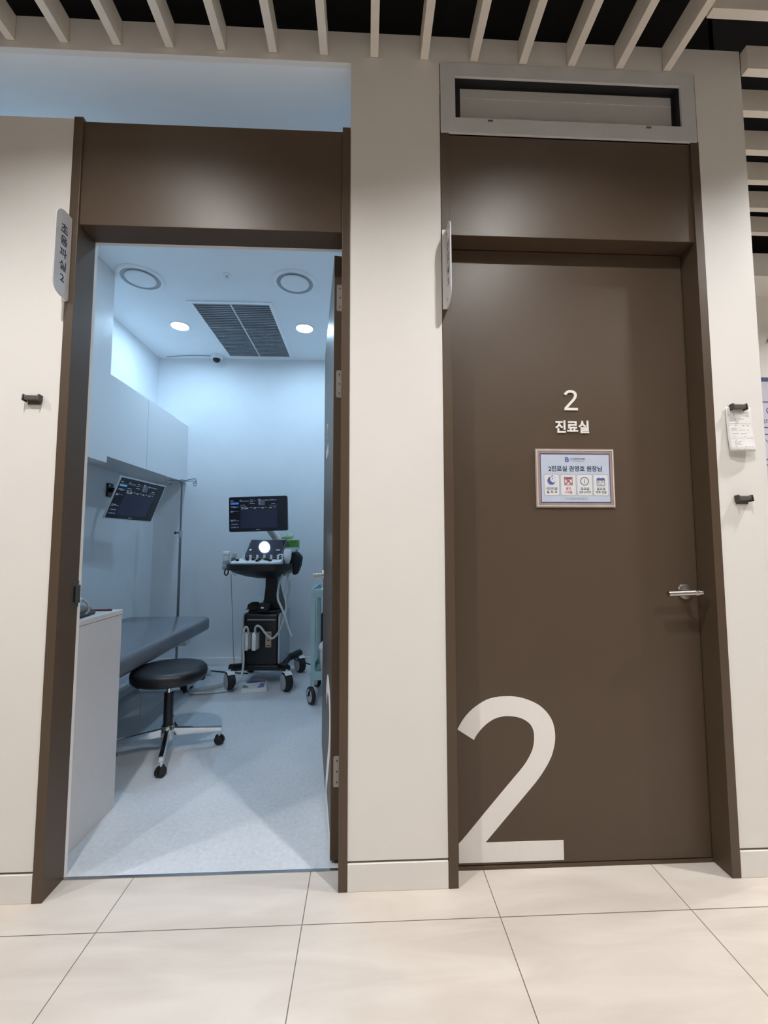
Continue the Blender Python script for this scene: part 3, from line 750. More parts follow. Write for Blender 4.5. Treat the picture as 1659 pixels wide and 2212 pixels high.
MB().lathe([(0.036, -0.040), (0.034, -0.055), (0.024, -0.068), (0.010, -0.074), (0, -0.075)], (-1.475, 2.650, ZL), 28).build('lens_dome', 'blackp', cm, smooth=60)
MB().curve([(-1.53, 2.66, ZL - 0.006), (-1.66, 2.655, ZL - 0.005), (-1.80, 2.67, ZL - 0.004), (-1.98, 2.70, ZL - 0.004)], 0.004, 8).build('camera_cable', 'ringgrey', cm, smooth=60)

# ------------------------------------------------------------------ cabinets
tc_ = thing('wall_cabinet', (-1.90, 0.8, 1.711), 'white full-height wall cabinet nearest the doorway, reaching the ceiling', 'cabinet', 'white wall cabinets along the left wall')
MB().box((-2.069, 0.25, 1.713), (-1.754, 1.381, ZL - 0.001)).build('body', 'cab', tc_)
MB().box((-1.753, 0.25, 1.711), (-1.735, 0.83, ZL - 0.002)).build('cabinet_door', 'cab', tc_, bevel=0.001)
MB().box((-1.753, 0.833, 1.711), (-1.735, 1.383, ZL - 0.002)).build('cabinet_door', 'cab', tc_, bevel=0.001)
wc = thing('wall_cabinet', (-1.91, 2.06, 1.763), 'white wall cabinets above the tilted monitor', 'cabinet', 'white wall cabinets along the left wall')
MB().box((-2.069, 1.386, 1.766), (-1.7785, 2.733, 2.337)).build('body', 'cab', wc)
MB().box((-1.777, 1.388, 1.763), (-1.758, 1.944, 2.337)).build('cabinet_door', 'cab', wc, bevel=0.001)
MB().box((-1.777, 1.948, 1.763), (-1.758, 2.440, 2.337)).build('cabinet_door', 'cab', wc, bevel=0.001)
MB().box((-1.777, 2.444, 1.763), (-1.764, 2.733, 2.333)).build('filler_panel', 'cab', wc)
MB().box((-2.068, 1.388, 2.3385), (-1.80, 1.88, 2.352)).build('top_shadow_strip', 'greyp', wc)  # grey strip standing for the shadow line along the cabinet top
lc = thing('low_cabinet', (-1.6, 0.33, 0), 'white low cabinet just inside the open doorway', 'cabinet')
MB().box((-2.05, 0.150, 0.0), (-1.1175, 0.513, 0.846)).build('body', 'cabwarm', lc, bevel=0.001)
MB().box((-2.05, 0.148, 0.848), (-1.1155, 0.515, 0.868)).build('top_board', 'cabwarm', lc, bevel=0.001)

# blood pressure cuff on the low cabinet
bc = thing('blood_pressure_cuff', (-1.22, 0.30, 0.868), 'dark grey folded cuff with a looped rubber tube on the low cabinet', 'blood pressure cuff')
def wedge(mb, pts, x0, x1): return mb.prism(pts, lambda u, v, d: Vector((d, u, v)), x0, x1)
MB(frame((-1.225, 0.30, 0.8685), 8)).box((-0.11, -0.075, 0), (0.075, 0.085, 0.016), 0.007).build('folded_base', 'cuff', bc, smooth=50)
MB(frame((-1.235, 0.30, 0.885), 6, 0, 9)).box((-0.10, -0.070, 0), (0.07, 0.080, 0.028), 0.012).build('rolled_cuff', 'cuffpale', bc, smooth=50)
tb = MB().curve([(-1.275, 0.33, 0.932), (-1.222, 0.335, 0.936), (-1.19, 0.335, 0.937), (-1.160, 0.33, 0.920), (-1.148, 0.32, 0.893), (-1.158, 0.305, 0.877)], 0.0048, 10).build('rubber_tube', 'greyp', bc, smooth=60)
MB().tube([(-1.205, 0.335, 0.936), (-1.186, 0.335, 0.937)], 0.0068, 12).build('connector', 'whitep', bc, smooth=60)
mk = tag(MB().tube([(-1.25, 0.46, 0.8726), (-1.14, 0.470, 0.8726)], 0.0044, 10).build('marker_pen', 'redp', origin=(-1.2, 0.46, 0.8685), smooth=60), 'dark red pen lying behind the cuff on the low cabinet', 'pen')

# ------------------------------------------------------------------ monitor on the left wall
def display(T, w, h_, par, bez, bezmat, thick, ui_seed, corner=0.006, margin=0.115, uib='uiblue'):
    fn = lambda u, v, d: T @ Vector((u, -d, v))
    MB().prism(rrect(-w / 2, w / 2, -h_ / 2, h_ / 2, corner, 5), fn, -thick, -0.0002).build('housing', bezmat, par, smooth=30)
    sx0, sx1, sz0, sz1 = -w / 2 + bez, w / 2 - bez, -h_ / 2 + bez, h_ / 2 - bez
    sc = MB().prism(rrect(sx0, sx1, sz0, sz1, max(0.001, corner - bez)), fn, -0.0002, 0.0004).build('screen', 'scr2', par)
    W_, H_ = sx1 - sx0, sz1 - sz0
    X = lambda a: sx0 + a * W_
    Zz = lambda b: sz1 - b * H_
    def bars(lst, d1):
        m = MB()
        for a0, a1, b0, b1 in lst: m.prism(rrect(X(a0), X(a1), Zz(b1), Zz(b0), 0), fn, 0.0004, d1)
        return m
    bars([(.19, .83, .355, .91), (.02, .165, .735, .775), (.02, .165, .80, .84)], 0.0006).build('main_panel', 'scr', sc)
    bars([(.175, .34, .095, .14), (.40, .47, .10, .12), (.51, .62, .08, .25), (.63, .83, .085, .12), (.70, .83, .245, .27), (.02, .165, .265, .30), (.02, .165, .40, .42), (.02, .165, .68, .70), (.02, .165, .86, .90), (.02, .165, .135, .16)], 0.0008).build('interface_panels', 'uidim', sc)
    rnd = random.Random(ui_seed)
    L_ = [(.02, .07, .09, .105), (.02, .10, .265, .275), (.065, .125, .29, .305), (.02, .075, .395, .405), (.02, .06, .42, .435), (.02, .11, .655, .668), (.02, .06, .685, .70), (.135, .165, .685, .695), (.035, .15, .785, .797), (.07, .105, .87, .88),
          (.18, .22, .08, .092), (.36, .405, .075, .09), (.36, .41, .13, .145), (.36, .44, .185, .20), (.50, .545, .065, .08), (.50, .545, .095, .105), (.50, .545, .13, .14), (.505, .54, .18, .19), (.505, .535, .205, .215), (.62, .67, .09, .105), (.72, .775, .085, .10), (.735, .80, .205, .22),
          (.19, .275, .225, .238), (.19, .235, .28, .295), (.255, .295, .275, .29), (.20, .31, .335, .35)]
    for k in range(9): 
        a = .21 + k * .069; L_.append((a, a + rnd.uniform(.035, .058), .305 + .004 * (k % 2), .318 + .004 * (k % 2)))
        if k % 2: L_.append((a, a + .05, .328, .340))
    bars(L_, 0.001).build('interface_text', 'ui', sc)
    bars([(.02, .165, .165, .205)], 0.001).build('interface_button', uib, sc)
    MB().prism(rrect(X(.46), X(.535), Zz(.965), Zz(.955), 0), fn, 0.0004, 0.0008).build('maker_mark', 'ui', sc)

wm = thing('wall_monitor', (-2.07, 2.0, 1.55), 'tilted white edged monitor on an arm below the wall cabinets', 'monitor')
TM = frame((-1.749, 1.814, 1.496), 84.0, 21.7, 0.1)
display(TM, 0.55, 0.322, wm, 0.008, 'bezel', 0.010, 3, corner=0.004, uib='uicyan')
MB(TM).box((-0.20, 0.0102, -0.11), (0.20, 0.026, 0.12), 0.006).build('rear_housing', 'blackp', wm)
MB().box((-2.0695, 1.955, 1.545), (-2.055, 2.03, 1.655), 0.003).build('wall_plate', 'blackp', wm)
back = TM @ Vector((0, 0.028, 0.0))
MB().tube([(-2.056, 1.99, 1.60), (-2.00, 1.97, 1.60)], 0.018, 14).tube([(-2.005, 1.97, 1.60), (-1.90, 1.88, 1.585), tuple(TM @ Vector((0.03, 0.06, 0.03)))], 0.015, 12).tube([tuple(TM @ Vector((0.03, 0.06, 0.03))), tuple(TM @ Vector((0.03, 0.03, 0.03)))], 0.03, 16).build('monitor_arm', 'blackp', wm, smooth=45)
MB().lathe([(0, 0), (0.006, 0), (0.005, 0.003), (0, 0.003)], (-2.055, 1.975, 1.635), 12, (1, 0, 0)).build('plate_screw', 'chrome', wm, smooth=45)

# ------------------------------------------------------------------ drip stand
iv = thing('drip_stand', (-1.643, 2.35, 0), 'slim chrome drip stand with hooks behind the examination bed', 'drip stand')
MB().tube([(-1.643, 2.35, 0.06), (-1.643, 2.35, 1.27)], 0.0105, 16).build('lower_pole', 'pole', iv, smooth=45)
MB().tube([(-1.643, 2.35, 1.27), (-1.643, 2.35, 1.725)], 0.0078, 12).build('upper_pole', 'pole', iv, smooth=45)
cl = MB().tube([(-1.643, 2.35, 1.225), (-1.643, 2.35, 1.285)], 0.0155, 16).build('clamp_collar', 'greyside', iv, smooth=45)
MB().tube([(-1.643, 2.345, 1.265), (-1.675, 2.33, 1.265)], 0.006, 10).lathe([(0, 0), (0.014, 0), (0.014, 0.012), (0, 0.012)], (-1.675, 2.33, 1.265), 14, (-0.9, -0.42, 0)).build('clamp_knob', 'blackp', cl, smooth=45)
MB().lathe([(0, -0.012), (0.022, -0.012), (0.024, 0), (0.02, 0.012), (0, 0.014)], (-1.643, 2.35, 1.728), 20).build('hook_hub', 'pole', iv, smooth=45)
for a in (-20, 60, 160, 235):
    c_, s_ = math.cos(R(a)), math.sin(R(a))
    P_ = lambda r, z: (-1.643 + c_ * r, 2.35 + s_ * r, z)
    MB().curve([P_(0.015, 1.728), P_(0.08, 1.738), P_(0.135, 1.744), P_(0.150, 1.730), P_(0.146, 1.708), P_(0.130, 1.700), P_(0.117, 1.712)], 0.0038, 8).build('hook', 'pole', iv, smooth=60)
for k in range(5):
    a = R(72 * k + 20)
    MB().tube([(-1.643, 2.35, 0.075), (-1.643 + 0.26 * math.cos(a), 2.35 + 0.26 * math.sin(a), 0.055)], 0.011, 10).tube([(-1.643 + 0.26 * math.cos(a), 2.35 + 0.26 * math.sin(a), 0.06), (-1.643 + 0.26 * math.cos(a), 2.35 + 0.26 * math.sin(a), 0.045)], 0.010, 10).lathe([(0, -0.012), (0.018, -0.012), (0.024, -0.006), (0.024, 0.006), (0.018, 0.012), (0, 0.012)], (-1.643 + 0.26 * math.cos(a), 2.35 + 0.26 * math.sin(a), 0.0242), 16, (math.sin(a), -math.cos(a), 0)).build('base_leg', 'chrome', iv, smooth=45)

# ------------------------------------------------------------------ examination bed
eb = thing('examination_bed', (-1.58, 1.3, 0), 'grey blue vinyl examination bed along the left wall', 'bed')
bm = bmesh.new(); bmesh.ops.create_cube(bm, size=1)
for v in bm.verts: v.co = Vector((-1.585 + v.co.x * 0.67, 1.30 + v.co.y * 1.54, 0.530 + v.co.z * 0.104))
bmesh.ops.bevel(bm, geom=[e for e in bm.edges if abs((e.verts[0].co - e.verts[1].co).z) > 0.05], offset=0.07, segments=6, profile=0.5, affect='EDGES')
bmesh.ops.bevel(bm, geom=[e for e in bm.edges if abs(e.verts[0].co.z - e.verts[1].co.z) < 1e-4 and len(e.link_faces) == 2 and abs(e.link_faces[0].normal.z - e.link_faces[1].normal.z) > 0.5], offset=0.026, segments=4, profile=0.5, affect='EDGES')
MB().bm(bm).build('mattress', 'vinylbed', eb, smooth=50)
MB().box((-1.87, 0.60, 0.43), (-1.35, 2.0, 0.477), 0.006).build('bed_frame', 'blackp', eb)
MB().box((-1.448, 1.985, 0.022), (-1.398, 2.16, 0.072), 0.004).build('floor_rail', 'bedframe', eb)
MB().box((-1.86, 0.80, 0.022), (-1.81, 2.16, 0.072), 0.004).build('floor_rail', 'bedframe', eb)
MB().box((-1.81, 2.02, 0.030), (-1.448, 2.06, 0.066), 0.003).build('cross_bar', 'bedframe', eb)
for (x, y) in ((-1.423, 2.12), (-1.835, 2.12), (-1.423, 2.01), (-1.835, 0.86)):
    MB().lathe([(0, 0), (0.018, 0), (0.016, 0.022), (0, 0.022)], (x, y, 0), 16).build('foot', 'rubber', eb, smooth=45)
MB().box((-1.4475, 1.978, 0.0225), (-1.3985, 1.9848, 0.0715)).build('rail_cap', 'blackp', eb)
for y in (1.0, 1.55):
    MB().box((-1.86, y, 0.0725), (-1.815, y + 0.07, 0.43), 0.004).build('leg', 'blackp', eb)
MB().box((-1.36, 1.70, 0.425), (-1.30, 1.78, 0.47), 0.008).build('height_knob', 'whitep', eb)
MB().curve([(-1.40, 1.30, 0.43), (-1.40, 1.29, 0.2), (-1.402, 1.285, 0.10), (-1.37, 1.33, 0.11), (-1.31, 1.45, 0.19), (-1.30, 1.5, 0.30), (-1.31, 1.55, 0.43)], 0.003, 6).build('hanging_wire', 'cable', eb, smooth=60)

# ------------------------------------------------------------------ stool
SXc, SYc = -1.115, 1.02
st = thing('swivel_stool', (SXc, SYc, 0), 'round black swivel stool on a chrome base with casters', 'stool')
MB().lathe([(0, 0.397), (0.16, 0.397), (0.186, 0.401), (0.198, 0.412), (0.201, 0.434), (0.198, 0.455), (0.186, 0.467), (0.15, 0.472), (0, 0.474)], (SXc, SYc, 0), 64).build('seat', 'blackseat', st, smooth=50)
MB().lathe([(0, 0.385), (0.045, 0.385), (0.06, 0.3965), (0, 0.3965)], (SXc, SYc, 0), 32).build('seat_plate', 'blackp', st, smooth=45)
lv = MB().tube([(SXc + 0.03, SYc, 0.393), (SXc + 0.15, SYc + 0.03, 0.392)], 0.005, 10).build('height_lever', 'chrome', st, smooth=45)
MB().box((SXc + 0.135, SYc + 0.015, 0.385), (SXc + 0.185, SYc + 0.05, 0.400), 0.005).build('lever_paddle', 'blackp', lv)
MB().tube([(SXc, SYc, 0.30), (SXc, SYc, 0.388)], 0.014, 18).build('piston', 'chrome', st, smooth=45)
MB().tube([(SXc, SYc, 0.135), (SXc, SYc, 0.325)], 0.025, 20).build('gas_sleeve', 'blackp', st, smooth=45)
MB().lathe([(0, 0.07), (0.03, 0.07), (0.034, 0.075), (0.034, 0.142), (0.030, 0.148), (0, 0.148)], (SXc, SYc, 0), 28).build('hub', 'chrome', st, smooth=45)
SL = 0.275
for k, a in enumerate((-72, 18, 108, 198)):
    c_, s_ = math.cos(R(a)), math.sin(R(a))
    tip = Vector((SXc + c_ * SL, SYc + s_ * SL, 0))
    lg = MB()
    w = Vector((-s_, c_, 0))
    for (r0, z0, h0, r1, z1, h1) in ((0.03, 0.088, 0.044, SL + 0.012, 0.074, 0.026),):
        b0 = Vector((SXc + c_ * r0, SYc + s_ * r0, z0)); b1 = Vector((SXc + c_ * r1, SYc + s_ * r1, z1))
        vs = []
        for b, h_ in ((b0, h0), (b1, h1)):
            vs += [b - w * 0.014, b + w * 0.014, b + w * 0.011 + Vector((0, 0, h_)), b - w * 0.011 + Vector((0, 0, h_))]
        lg.add(vs, [(0, 1, 2, 3), (7, 6, 5, 4), (0, 4, 5, 1), (1, 5, 6, 2), (2, 6, 7, 3), (3, 7, 4, 0)])
    leg = lg.build('leg', 'chrome', st, bevel=0.004)
    MB().tube([tip + Vector((0, 0, 0.05)), tip + Vector((0, 0, 0.080))], 0.009, 14).build('caster_stem', 'chrome', leg, smooth=45)
    ax = Vector((math.cos(R(a + 55)), math.sin(R(a + 55)), 0))
    cs = MB()
    for sgn in (-1, 1):
        cs.lathe([(0, -0.009), (0.020, -0.009), (0.0245, -0.005), (0.0245, 0.005), (0.020, 0.009), (0, 0.009)], tip + Vector((0, 0, 0.0246)) + ax * 0.012 * sgn, 24, tuple(ax))
    cs.lathe([(0, -0.004), (0.0285, -0.004), (0.0285, 0.004), (0, 0.004)], tip + Vector((0, 0, 0.030)), 20, tuple(ax))
    cs.build('caster', 'rubber', leg, smooth=40)

# ------------------------------------------------------------------ ultrasound cart
CX, CY = -0.84, 2.28
uc = thing('ultrasound_cart', (CX, CY, 0), 'black medical ultrasound cart with monitor and control console', 'ultrasound machine')
T = frame((CX, CY, 0), -3.5)
def tb_(): return MB(T)
MB(T).box((-0.155, -0.175, 0.165), (0.135, 0.165, 0.595), 0.03).build('body', 'blackp', uc, smooth=45)
sp_l = MB(T).prism(rrect(-0.185, 0.165, 0.175, 0.585, 0.035), lambda u, v, d: Vector((-0.156 - d, u, v)), -0.001, 0.013).build('side_panel', 'greyside', uc, smooth=45)
sp_r = MB(T).prism(rrect(-0.185, 0.165, 0.175, 0.585, 0.035), lambda u, v, d: Vector((0.136 + d, u, v)), -0.001, 0.013).build('side_panel', 'greyside', uc, smooth=45)
MB(T).box((-0.125, -0.179, 0.535), (0.11, -0.174, 0.545), 0.001).build('front_trim', 'greyp', uc)
MB(T).box((-0.13, -0.15, 0.59), (0.12, 0.14, 0.612), 0.01).build('top_deck', 'blackp', uc, smooth=45)
MB(T).box((-0.19, -0.17, 0.125), (0.17, 0.15, 0.170), 0.012).build('base_plate', 'blackp', uc, smooth=45)
for sx, sy in ((-1, -1), (1, -1), (-1, 1), (1, 1)):
    cx_, cy_ = 0.228 * sx, 0.252 * sy
    arm = MB(T).curve([(0.10 * sx, 0.10 * sy, 0.150), (0.17 * sx, 0.17 * sy, 0.158), (cx_, cy_, 0.172)], [0.03] * 17, 12).build('base_arm', 'blackp', uc, smooth=50)
    ctr = Vector((cx_, cy_ - 0.012, 0.072))
    ax = Vector((-0.80, -0.60, 0)).normalized()
    MB(T).tube([(cx_, cy_, 0.165), (cx_, cy_, 0.125)], 0.014, 14).build('caster_stem', 'chrome', arm, smooth=45)
    tl = MB(T)
    tl.lathe([(0.045, -0.032), (0.062, -0.031), (0.071, -0.024), (0.072, 0), (0.071, 0.024), (0.062, 0.031), (0.045, 0.032)], ctr, 36, tuple(ax))
    tl.build('caster_tire', 'rubber', arm, smooth=40)
    MB(T).lathe([(0, 0.034), (0.052, 0.033), (0.060, 0.0315), (0.060, 0.026), (0, 0.026)], ctr, 36, tuple(ax)).lathe([(0, 0.034), (0.052, 0.033), (0.060, 0.0315), (0.060, 0.026), (0, 0.026)], ctr, 36, tuple(-ax)).build('caster_cover', 'greyside', arm, smooth=40)
    wv = Vector((-ax.y, ax.x, 0))
    fk = MB(T)
    vs = []
    for aa in (50, 75, 100, 125):
        for s2_ in (-0.028, 0.028):
            vs.append(ctr + wv * (0.076 * math.cos(R(aa))) + Vector((0, 0, 0.076 * math.sin(R(aa)))) + ax * s2_)
            vs.append(ctr + wv * (0.081 * math.cos(R(aa))) + Vector((0, 0, 0.081 * math.sin(R(aa)))) + ax * s2_)
    fs = []
    for k in range(3):
        a = 4 * k; fs += [(a, a + 4, a + 6, a + 2), (a + 1, a + 3, a + 7, a + 5), (a, a + 1, a + 5, a + 4), (a + 2, a + 6, a + 7, a + 3)]
    fs += [(0, 2, 3, 1), (12, 13, 15, 14)]
    fk.add(vs, fs).build('caster_guard', 'whitep', arm)
# connectors on the front of the body
for px, w_ in ((-0.105, 0.036), (-0.040, 0.036)):
    pg = MB(T).box((px - 0.030, -0.235, 0.300), (px + 0.006, -0.176, 0.445), 0.010).build('probe_connector', 'whitep', uc, smooth=45)
    MB(T).box((px + 0.004, -0.225, 0.312), (px + 0.026, -0.176, 0.440), 0.004).build('connector_grip', 'greyp', pg)
pp = MB(T).box((0.030, -0.184, 0.318), (0.078, -0.174, 0.445), 0.002).build('connector_port', 'beige', uc)
MB(T).box((0.038, -0.186, 0.33), (0.070, -0.1835, 0.335)).box((0.038, -0.186, 0.425), (0.070, -0.1835, 0.43)).lathe([(0, 0), (0.006, 0), (0.006, 0.003), (0, 0.003)], (0.054, -0.184, 0.375), 12, (0, -1, 0)).build('port_slot', 'blackp', pp)
# column and console
MB(T).add(*(lambda sec: ([Vector(p) for z, x0, x1, y0, y1 in sec for p in ((x0, y0, z), (x1, y0, z), (x1, y1, z), (x0, y1, z))],
          [(0, 3, 2, 1), tuple(range(4 * len(sec) - 4, 4 * len(sec)))] + [(4 * i + k, 4 * i + (k + 1) % 4, 4 * i + 4 + (k + 1) % 4, 4 * i + 4 + k) for i in range(len(sec) - 1) for k in range(4)]))(
          [(0.605, -0.055, 0.135, -0.06, 0.12), (0.70, -0.03, 0.105, -0.05, 0.10), (0.80, -0.02, 0.085, -0.05, 0.08), (0.95, -0.02, 0.085, -0.05, 0.08)])).build('column', 'blackp', uc, bevel=0.012)
out = []
for k in range(41):                       # console outline: flat back, bowed front
    a = PI + PI * k / 40
    out.append((-0.012 + 0.283 * math.copysign(abs(math.cos(a)) ** 0.55, math.cos(a)), -0.08 + 0.320 * math.copysign(abs(math.sin(a)) ** 0.75, math.sin(a))))
out += [(0.265, 0.06), (0.22, 0.11), (-0.24, 0.11), (-0.29, 0.06)]
con = MB(T).prism(out, lambda u, v, d: Vector((u, v, d)), 0.958, 1.005).build('console', 'blackp', uc, smooth=45, bevel=0.006)
MB(T).add(*(lambda secs: ([Vector((u * k + sx, v * k2 - 0.03, z)) for z, k, k2, sx in secs for u, v in out],
          [tuple(reversed(range(len(out)))), tuple(range(len(out) * (len(secs) - 1), len(out) * len(secs)))] + [(len(out) * i + a, len(out) * i + (a + 1) % len(out), len(out) * (i + 1) + (a + 1) % len(out), len(out) * (i + 1) + a) for i in range(len(secs) - 1) for a in range(len(out))]))(
          [(0.885, 0.35, 0.5, 0.03), (0.905, 0.6, 0.7, 0.02), (0.935, 0.82, 0.85, 0.0), (0.9575, 0.90, 0.92, 0.0)])).build('console_underside', 'blackp', uc, smooth=50)
kb = MB(T).prism([(-0.195, -0.375), (0.130, -0.375), (0.185, -0.350), (0.185, -0.25), (-0.165, -0.25), (-0.215, -0.345)], lambda u, v, d: Vector((u, v, 1.0052 if d == 0 else 1.020 + (v + 0.375) * 0.22)), 0, 1).build('control_panel', 'whitep', uc, bevel=0.003)
kk = MB(T)
for i in range(6):
    kk.lathe([(0, 0), (0.010, 0), (0.009, 0.026), (0.011, 0.028), (0.010, 0.036), (0, 0.037)], (-0.13 + 0.056 * i, -0.285, 1.0405), 14)
kk.build('slider_knobs', 'whitep', kb, smooth=45)
kd = MB(T)
for x, y in ((-0.165, -0.33), (-0.09, -0.315), (-0.045, -0.305), (0.005, -0.31), (0.05, -0.30), (0.075, -0.315), (0.0, -0.345), (0.10, -0.335)):
    kd.box((x - 0.012, y - 0.010, 1.02 + (y + 0.375) * 0.22), (x + 0.012, y + 0.010, 1.036 + (y + 0.375) * 0.22), 0.003)
kd.build('dark_keys', 'blackp', kb)
# touch screen
TT = frame((-0.828, 2.07, 1.128), -8.4, -43.6, 0.5)
tfn = lambda u, v, d: TT @ Vector((u, -d, v))
ts = MB().prism(rrect(-0.155, 0.155, -0.102, 0.102, 0.010), tfn, -0.014, 0).build('touch_panel', 'blackp', uc, smooth=30)
MB().prism(rrect(-0.150, 0.150, -0.097, 0.097, 0.006), tfn, 0, 0.0006).build('touch_glass', 'touch', ts)
MB().prism(rrect(-0.135, -0.117, -0.025, -0.008, 0), tfn, 0.0006, 0.0009).prism(rrect(0.095, 0.13, -0.020, -0.012, 0), tfn, 0.0006, 0.0009).build('touch_icons', 'ui', ts)
MB().tube([tuple(tfn(0, -0.06, -0.012)), (-0.83, 2.16, 1.02)], 0.03, 12).build('touch_support', 'blackp', uc, smooth=45)
# main monitor and its arm
TC = frame((-0.922, 2.18, 1.424), -2.3, 0.7, -1.7)
display(TC, 0.50, 0.30, uc, 0.004, 'blackp', 0.030, 5, corner=0.014)
MB().tube([tuple(TC @ Vector((0.03, 0.03, -0.02))), tuple(TC @ Vector((0.03, 0.085, -0.03)))], 0.028, 16).tube([tuple(TC @ Vector((0.02, 0.075, -0.05))), (-0.83, 2.31, 1.27), (-0.78, 2.36, 1.19)], [0.030, 0.034, 0.034], 14).tube([(-0.78, 2.36, 1.20), (-0.78, 2.36, 1.0)], 0.03, 16).build('monitor_arm', 'whitep', uc, smooth=45)
# probes, holders and cups at the console's sides
MB().lathe([(0, 0), (0.026, 0), (0.030, 0.01), (0.030, 0.035), (0.027, 0.036), (0.027, 0.004), (0, 0.004)], (-1.135, 2.03, 0.955), 24).tube([(-1.108, 2.03, 0.965), (-1.09, 2.03, 0.968)], 0.009, 10).build('cup_holder', 'greyside', uc, smooth=45)
pb = MB().lathe([(0, 0.0), (0.018, 0.0), (0.022, 0.02), (0.028, 0.03), (0.032, 0.06), (0.032, 0.10), (0.026, 0.115), (0, 0.117)], (-0.640, 2.03, 1.006), 24).build('ultrasound_probe', 'whitep', uc, smooth=45)
MB().box((-0.712, 2.00, 1.006), (-0.672, 2.12, 1.085), 0.01).build('probe_holder', 'whitep', uc, smooth=45)
MB().box((-0.735, 2.30, 1.006), (-0.615, 2.42, 1.115), 0.012).build('shelf_box', 'greyside', uc, smooth=45)
hb = [(-0.649, 2.1, 1.08), (-0.58, 2.1, 1.107), (-0.533, 2.1, 1.057), (-0.544, 2.1, 0.984), (-0.573, 2.1, 0.907), (-0.608, 2.1, 0.915), (-0.601, 2.1, 0.984), (-0.648, 2.1, 1.023)]
MB().prism([(p[0], p[2]) for p in hb], lambda u, v, d: Vector((u, 2.06 + d, v)), 0, 0.13).build('side_pouch', 'blackfab', uc, bevel=0.014, smooth=60)
for px, sgn in ((484, -1),):
    MB().curve([(-1.119, 1.98, 0.97), (-1.13, 1.98, 0.933), (-1.114, 1.98, 0.915), (-1.1, 1.98, 0.94), (-1.108, 1.98, 0.97)], 0.005, 8).build('side_hook', 'blackp', uc, smooth=60)
# cables
def cab(pts, r, m='cable', name='probe_cable'): return MB().curve(pts, r, 10, 8).build(name, m, uc, smooth=60)
cab([(-0.621, 2.02, 0.928), (-0.635, 2, 0.84), (-0.643, 1.99, 0.738), (-0.637, 1.99, 0.642), (-0.66, 2, 0.549), (-0.701, 2.03, 0.455), (-0.757, 2.05, 0.4), (-0.806, 2.05, 0.434), (-0.845, 2.04, 0.488), (-0.873, 2.03, 0.505), (-0.893, 2.04, 0.481), (-0.894, 2.06, 0.433)], 0.0088)
cab([(-0.95, 2.06, 0.433), (-0.953, 2.04, 0.485), (-0.969, 2.03, 0.495), (-0.98, 2.02, 0.449), (-0.978, 2.01, 0.353), (-0.969, 2, 0.247), (-0.969, 1.98, 0.169), (-0.984, 1.95, 0.101), (-1.053, 2.005, 0.02), (-1.135, 1.969, 0.012), (-1.253, 1.943, 0.012), (-1.35, 1.937, 0.012)], 0.0085)
cab([(-0.672, 2.03, 0.935), (-0.698, 2, 0.841), (-0.705, 1.99, 0.738), (-0.681, 1.985, 0.672), (-0.646, 1.98, 0.6), (-0.619, 1.98, 0.512), (-0.59, 1.99, 0.429)], [0.009] * 49)
cab([(-0.651, 2.04, 0.934), (-0.621, 2.05, 0.835), (-0.633, 2.04, 0.731), (-0.646, 2.02, 0.638), (-0.66, 2.02, 0.556)], 0.007)
cab([(-1.084, 2, 0.924), (-1.083, 2.02, 0.792), (-1.08, 2.05, 0.584), (-1.081, 2.1, 0.314), (-1.085, 2.15, 0.152)], 0.0028, 'greyp', 'thin_cable')
cab([(-1.07, 1.99, 0.932), (-1.045, 1.98, 0.914), (-1.023, 1.98, 0.929), (-1.001, 1.98, 0.932)], 0.0025, 'greyp', 'thin_cable')
cab([(-1.156, 2.122, 0.02), (-1.225, 2.063, 0.018), (-1.315, 2.012, 0.018), (-1.374, 1.962, 0.018)], 0.014, 'plasticfilm', 'cable_sleeve')
cab([(-1.05, 2.45, 0.008), (-1.25, 2.50, 0.006), (-1.40, 2.55, 0.006), (-1.62, 2.60, 0.006)], 0.006, 'darkcable', 'power_cable')
cab([(-0.63, 2.40, 0.14), (-0.5, 2.55, 0.05), (-0.40, 2.62, 0.012), (-0.2, 2.64, 0.008), (0.02, 2.66, 0.008)], 0.006, 'darkcable', 'power_cable')

# things lying on the cart
tp = thing('tissue_box', (-0.675, 2.36, 1.116), 'green tissue box at the back of the ultrasound console', 'tissue box')
MB(frame((-0.672, 2.36, 1.116), 4)).box((-0.075, -0.05, 0), (0.075, 0.05, 0.085), 0.004).build('carton', 'green', tp)
MB(frame((-0.672, 2.36, 1.116), 4)).box((-0.074, -0.0515, 0.001), (0.074, -0.0502, 0.018)).build('carton_edge', 'whitep', tp)
tv, tf = [], []
rn = random.Random(2)
for j in range(5):
    for k in range(14):
        a = 2 * PI * k / 14; r = (0.030, 0.040, 0.034, 0.036, 0.014)[j] * (1 + 0.35 * rn.uniform(-1, 1))
        tv.append(Vector((-0.70 + r * math.cos(a) * 1.25, 2.36 + r * math.sin(a) * 0.5, 1.2015 + 0.014 * j + 0.014 * rn.uniform(0, 1))))
for j in range(4):
    for k in range(14): tf.append((j * 14 + k, j * 14 + (k + 1) % 14, (j + 1) * 14 + (k + 1) % 14, (j + 1) * 14 + k))
MB().add(tv, tf).build('tissue', 'tissue', tp, smooth=80)
gb = thing('gel_bottle', (-1.135, 2.03, 0.960), 'white gel bottle standing in the holder at the console left end', 'bottle')
MB().lathe([(0, 0), (0.024, 0), (0.025, 0.01), (0.025, 0.075), (0.0265, 0.085), (0.0265, 0.115), (0, 0.115)], (-1.135, 2.03, 0.960), 24).build('bottle_body', 'whitep', gb, smooth=45)
MB().lathe([(0.0268, 0.038), (0.0268, 0.04), (0.0255, 0.07), (0.0255, 0.036), (0.0268, 0.038)], (-1.135, 2.03, 0.960), 24).build('bottle_label', 'greyside', gb, smooth=45)
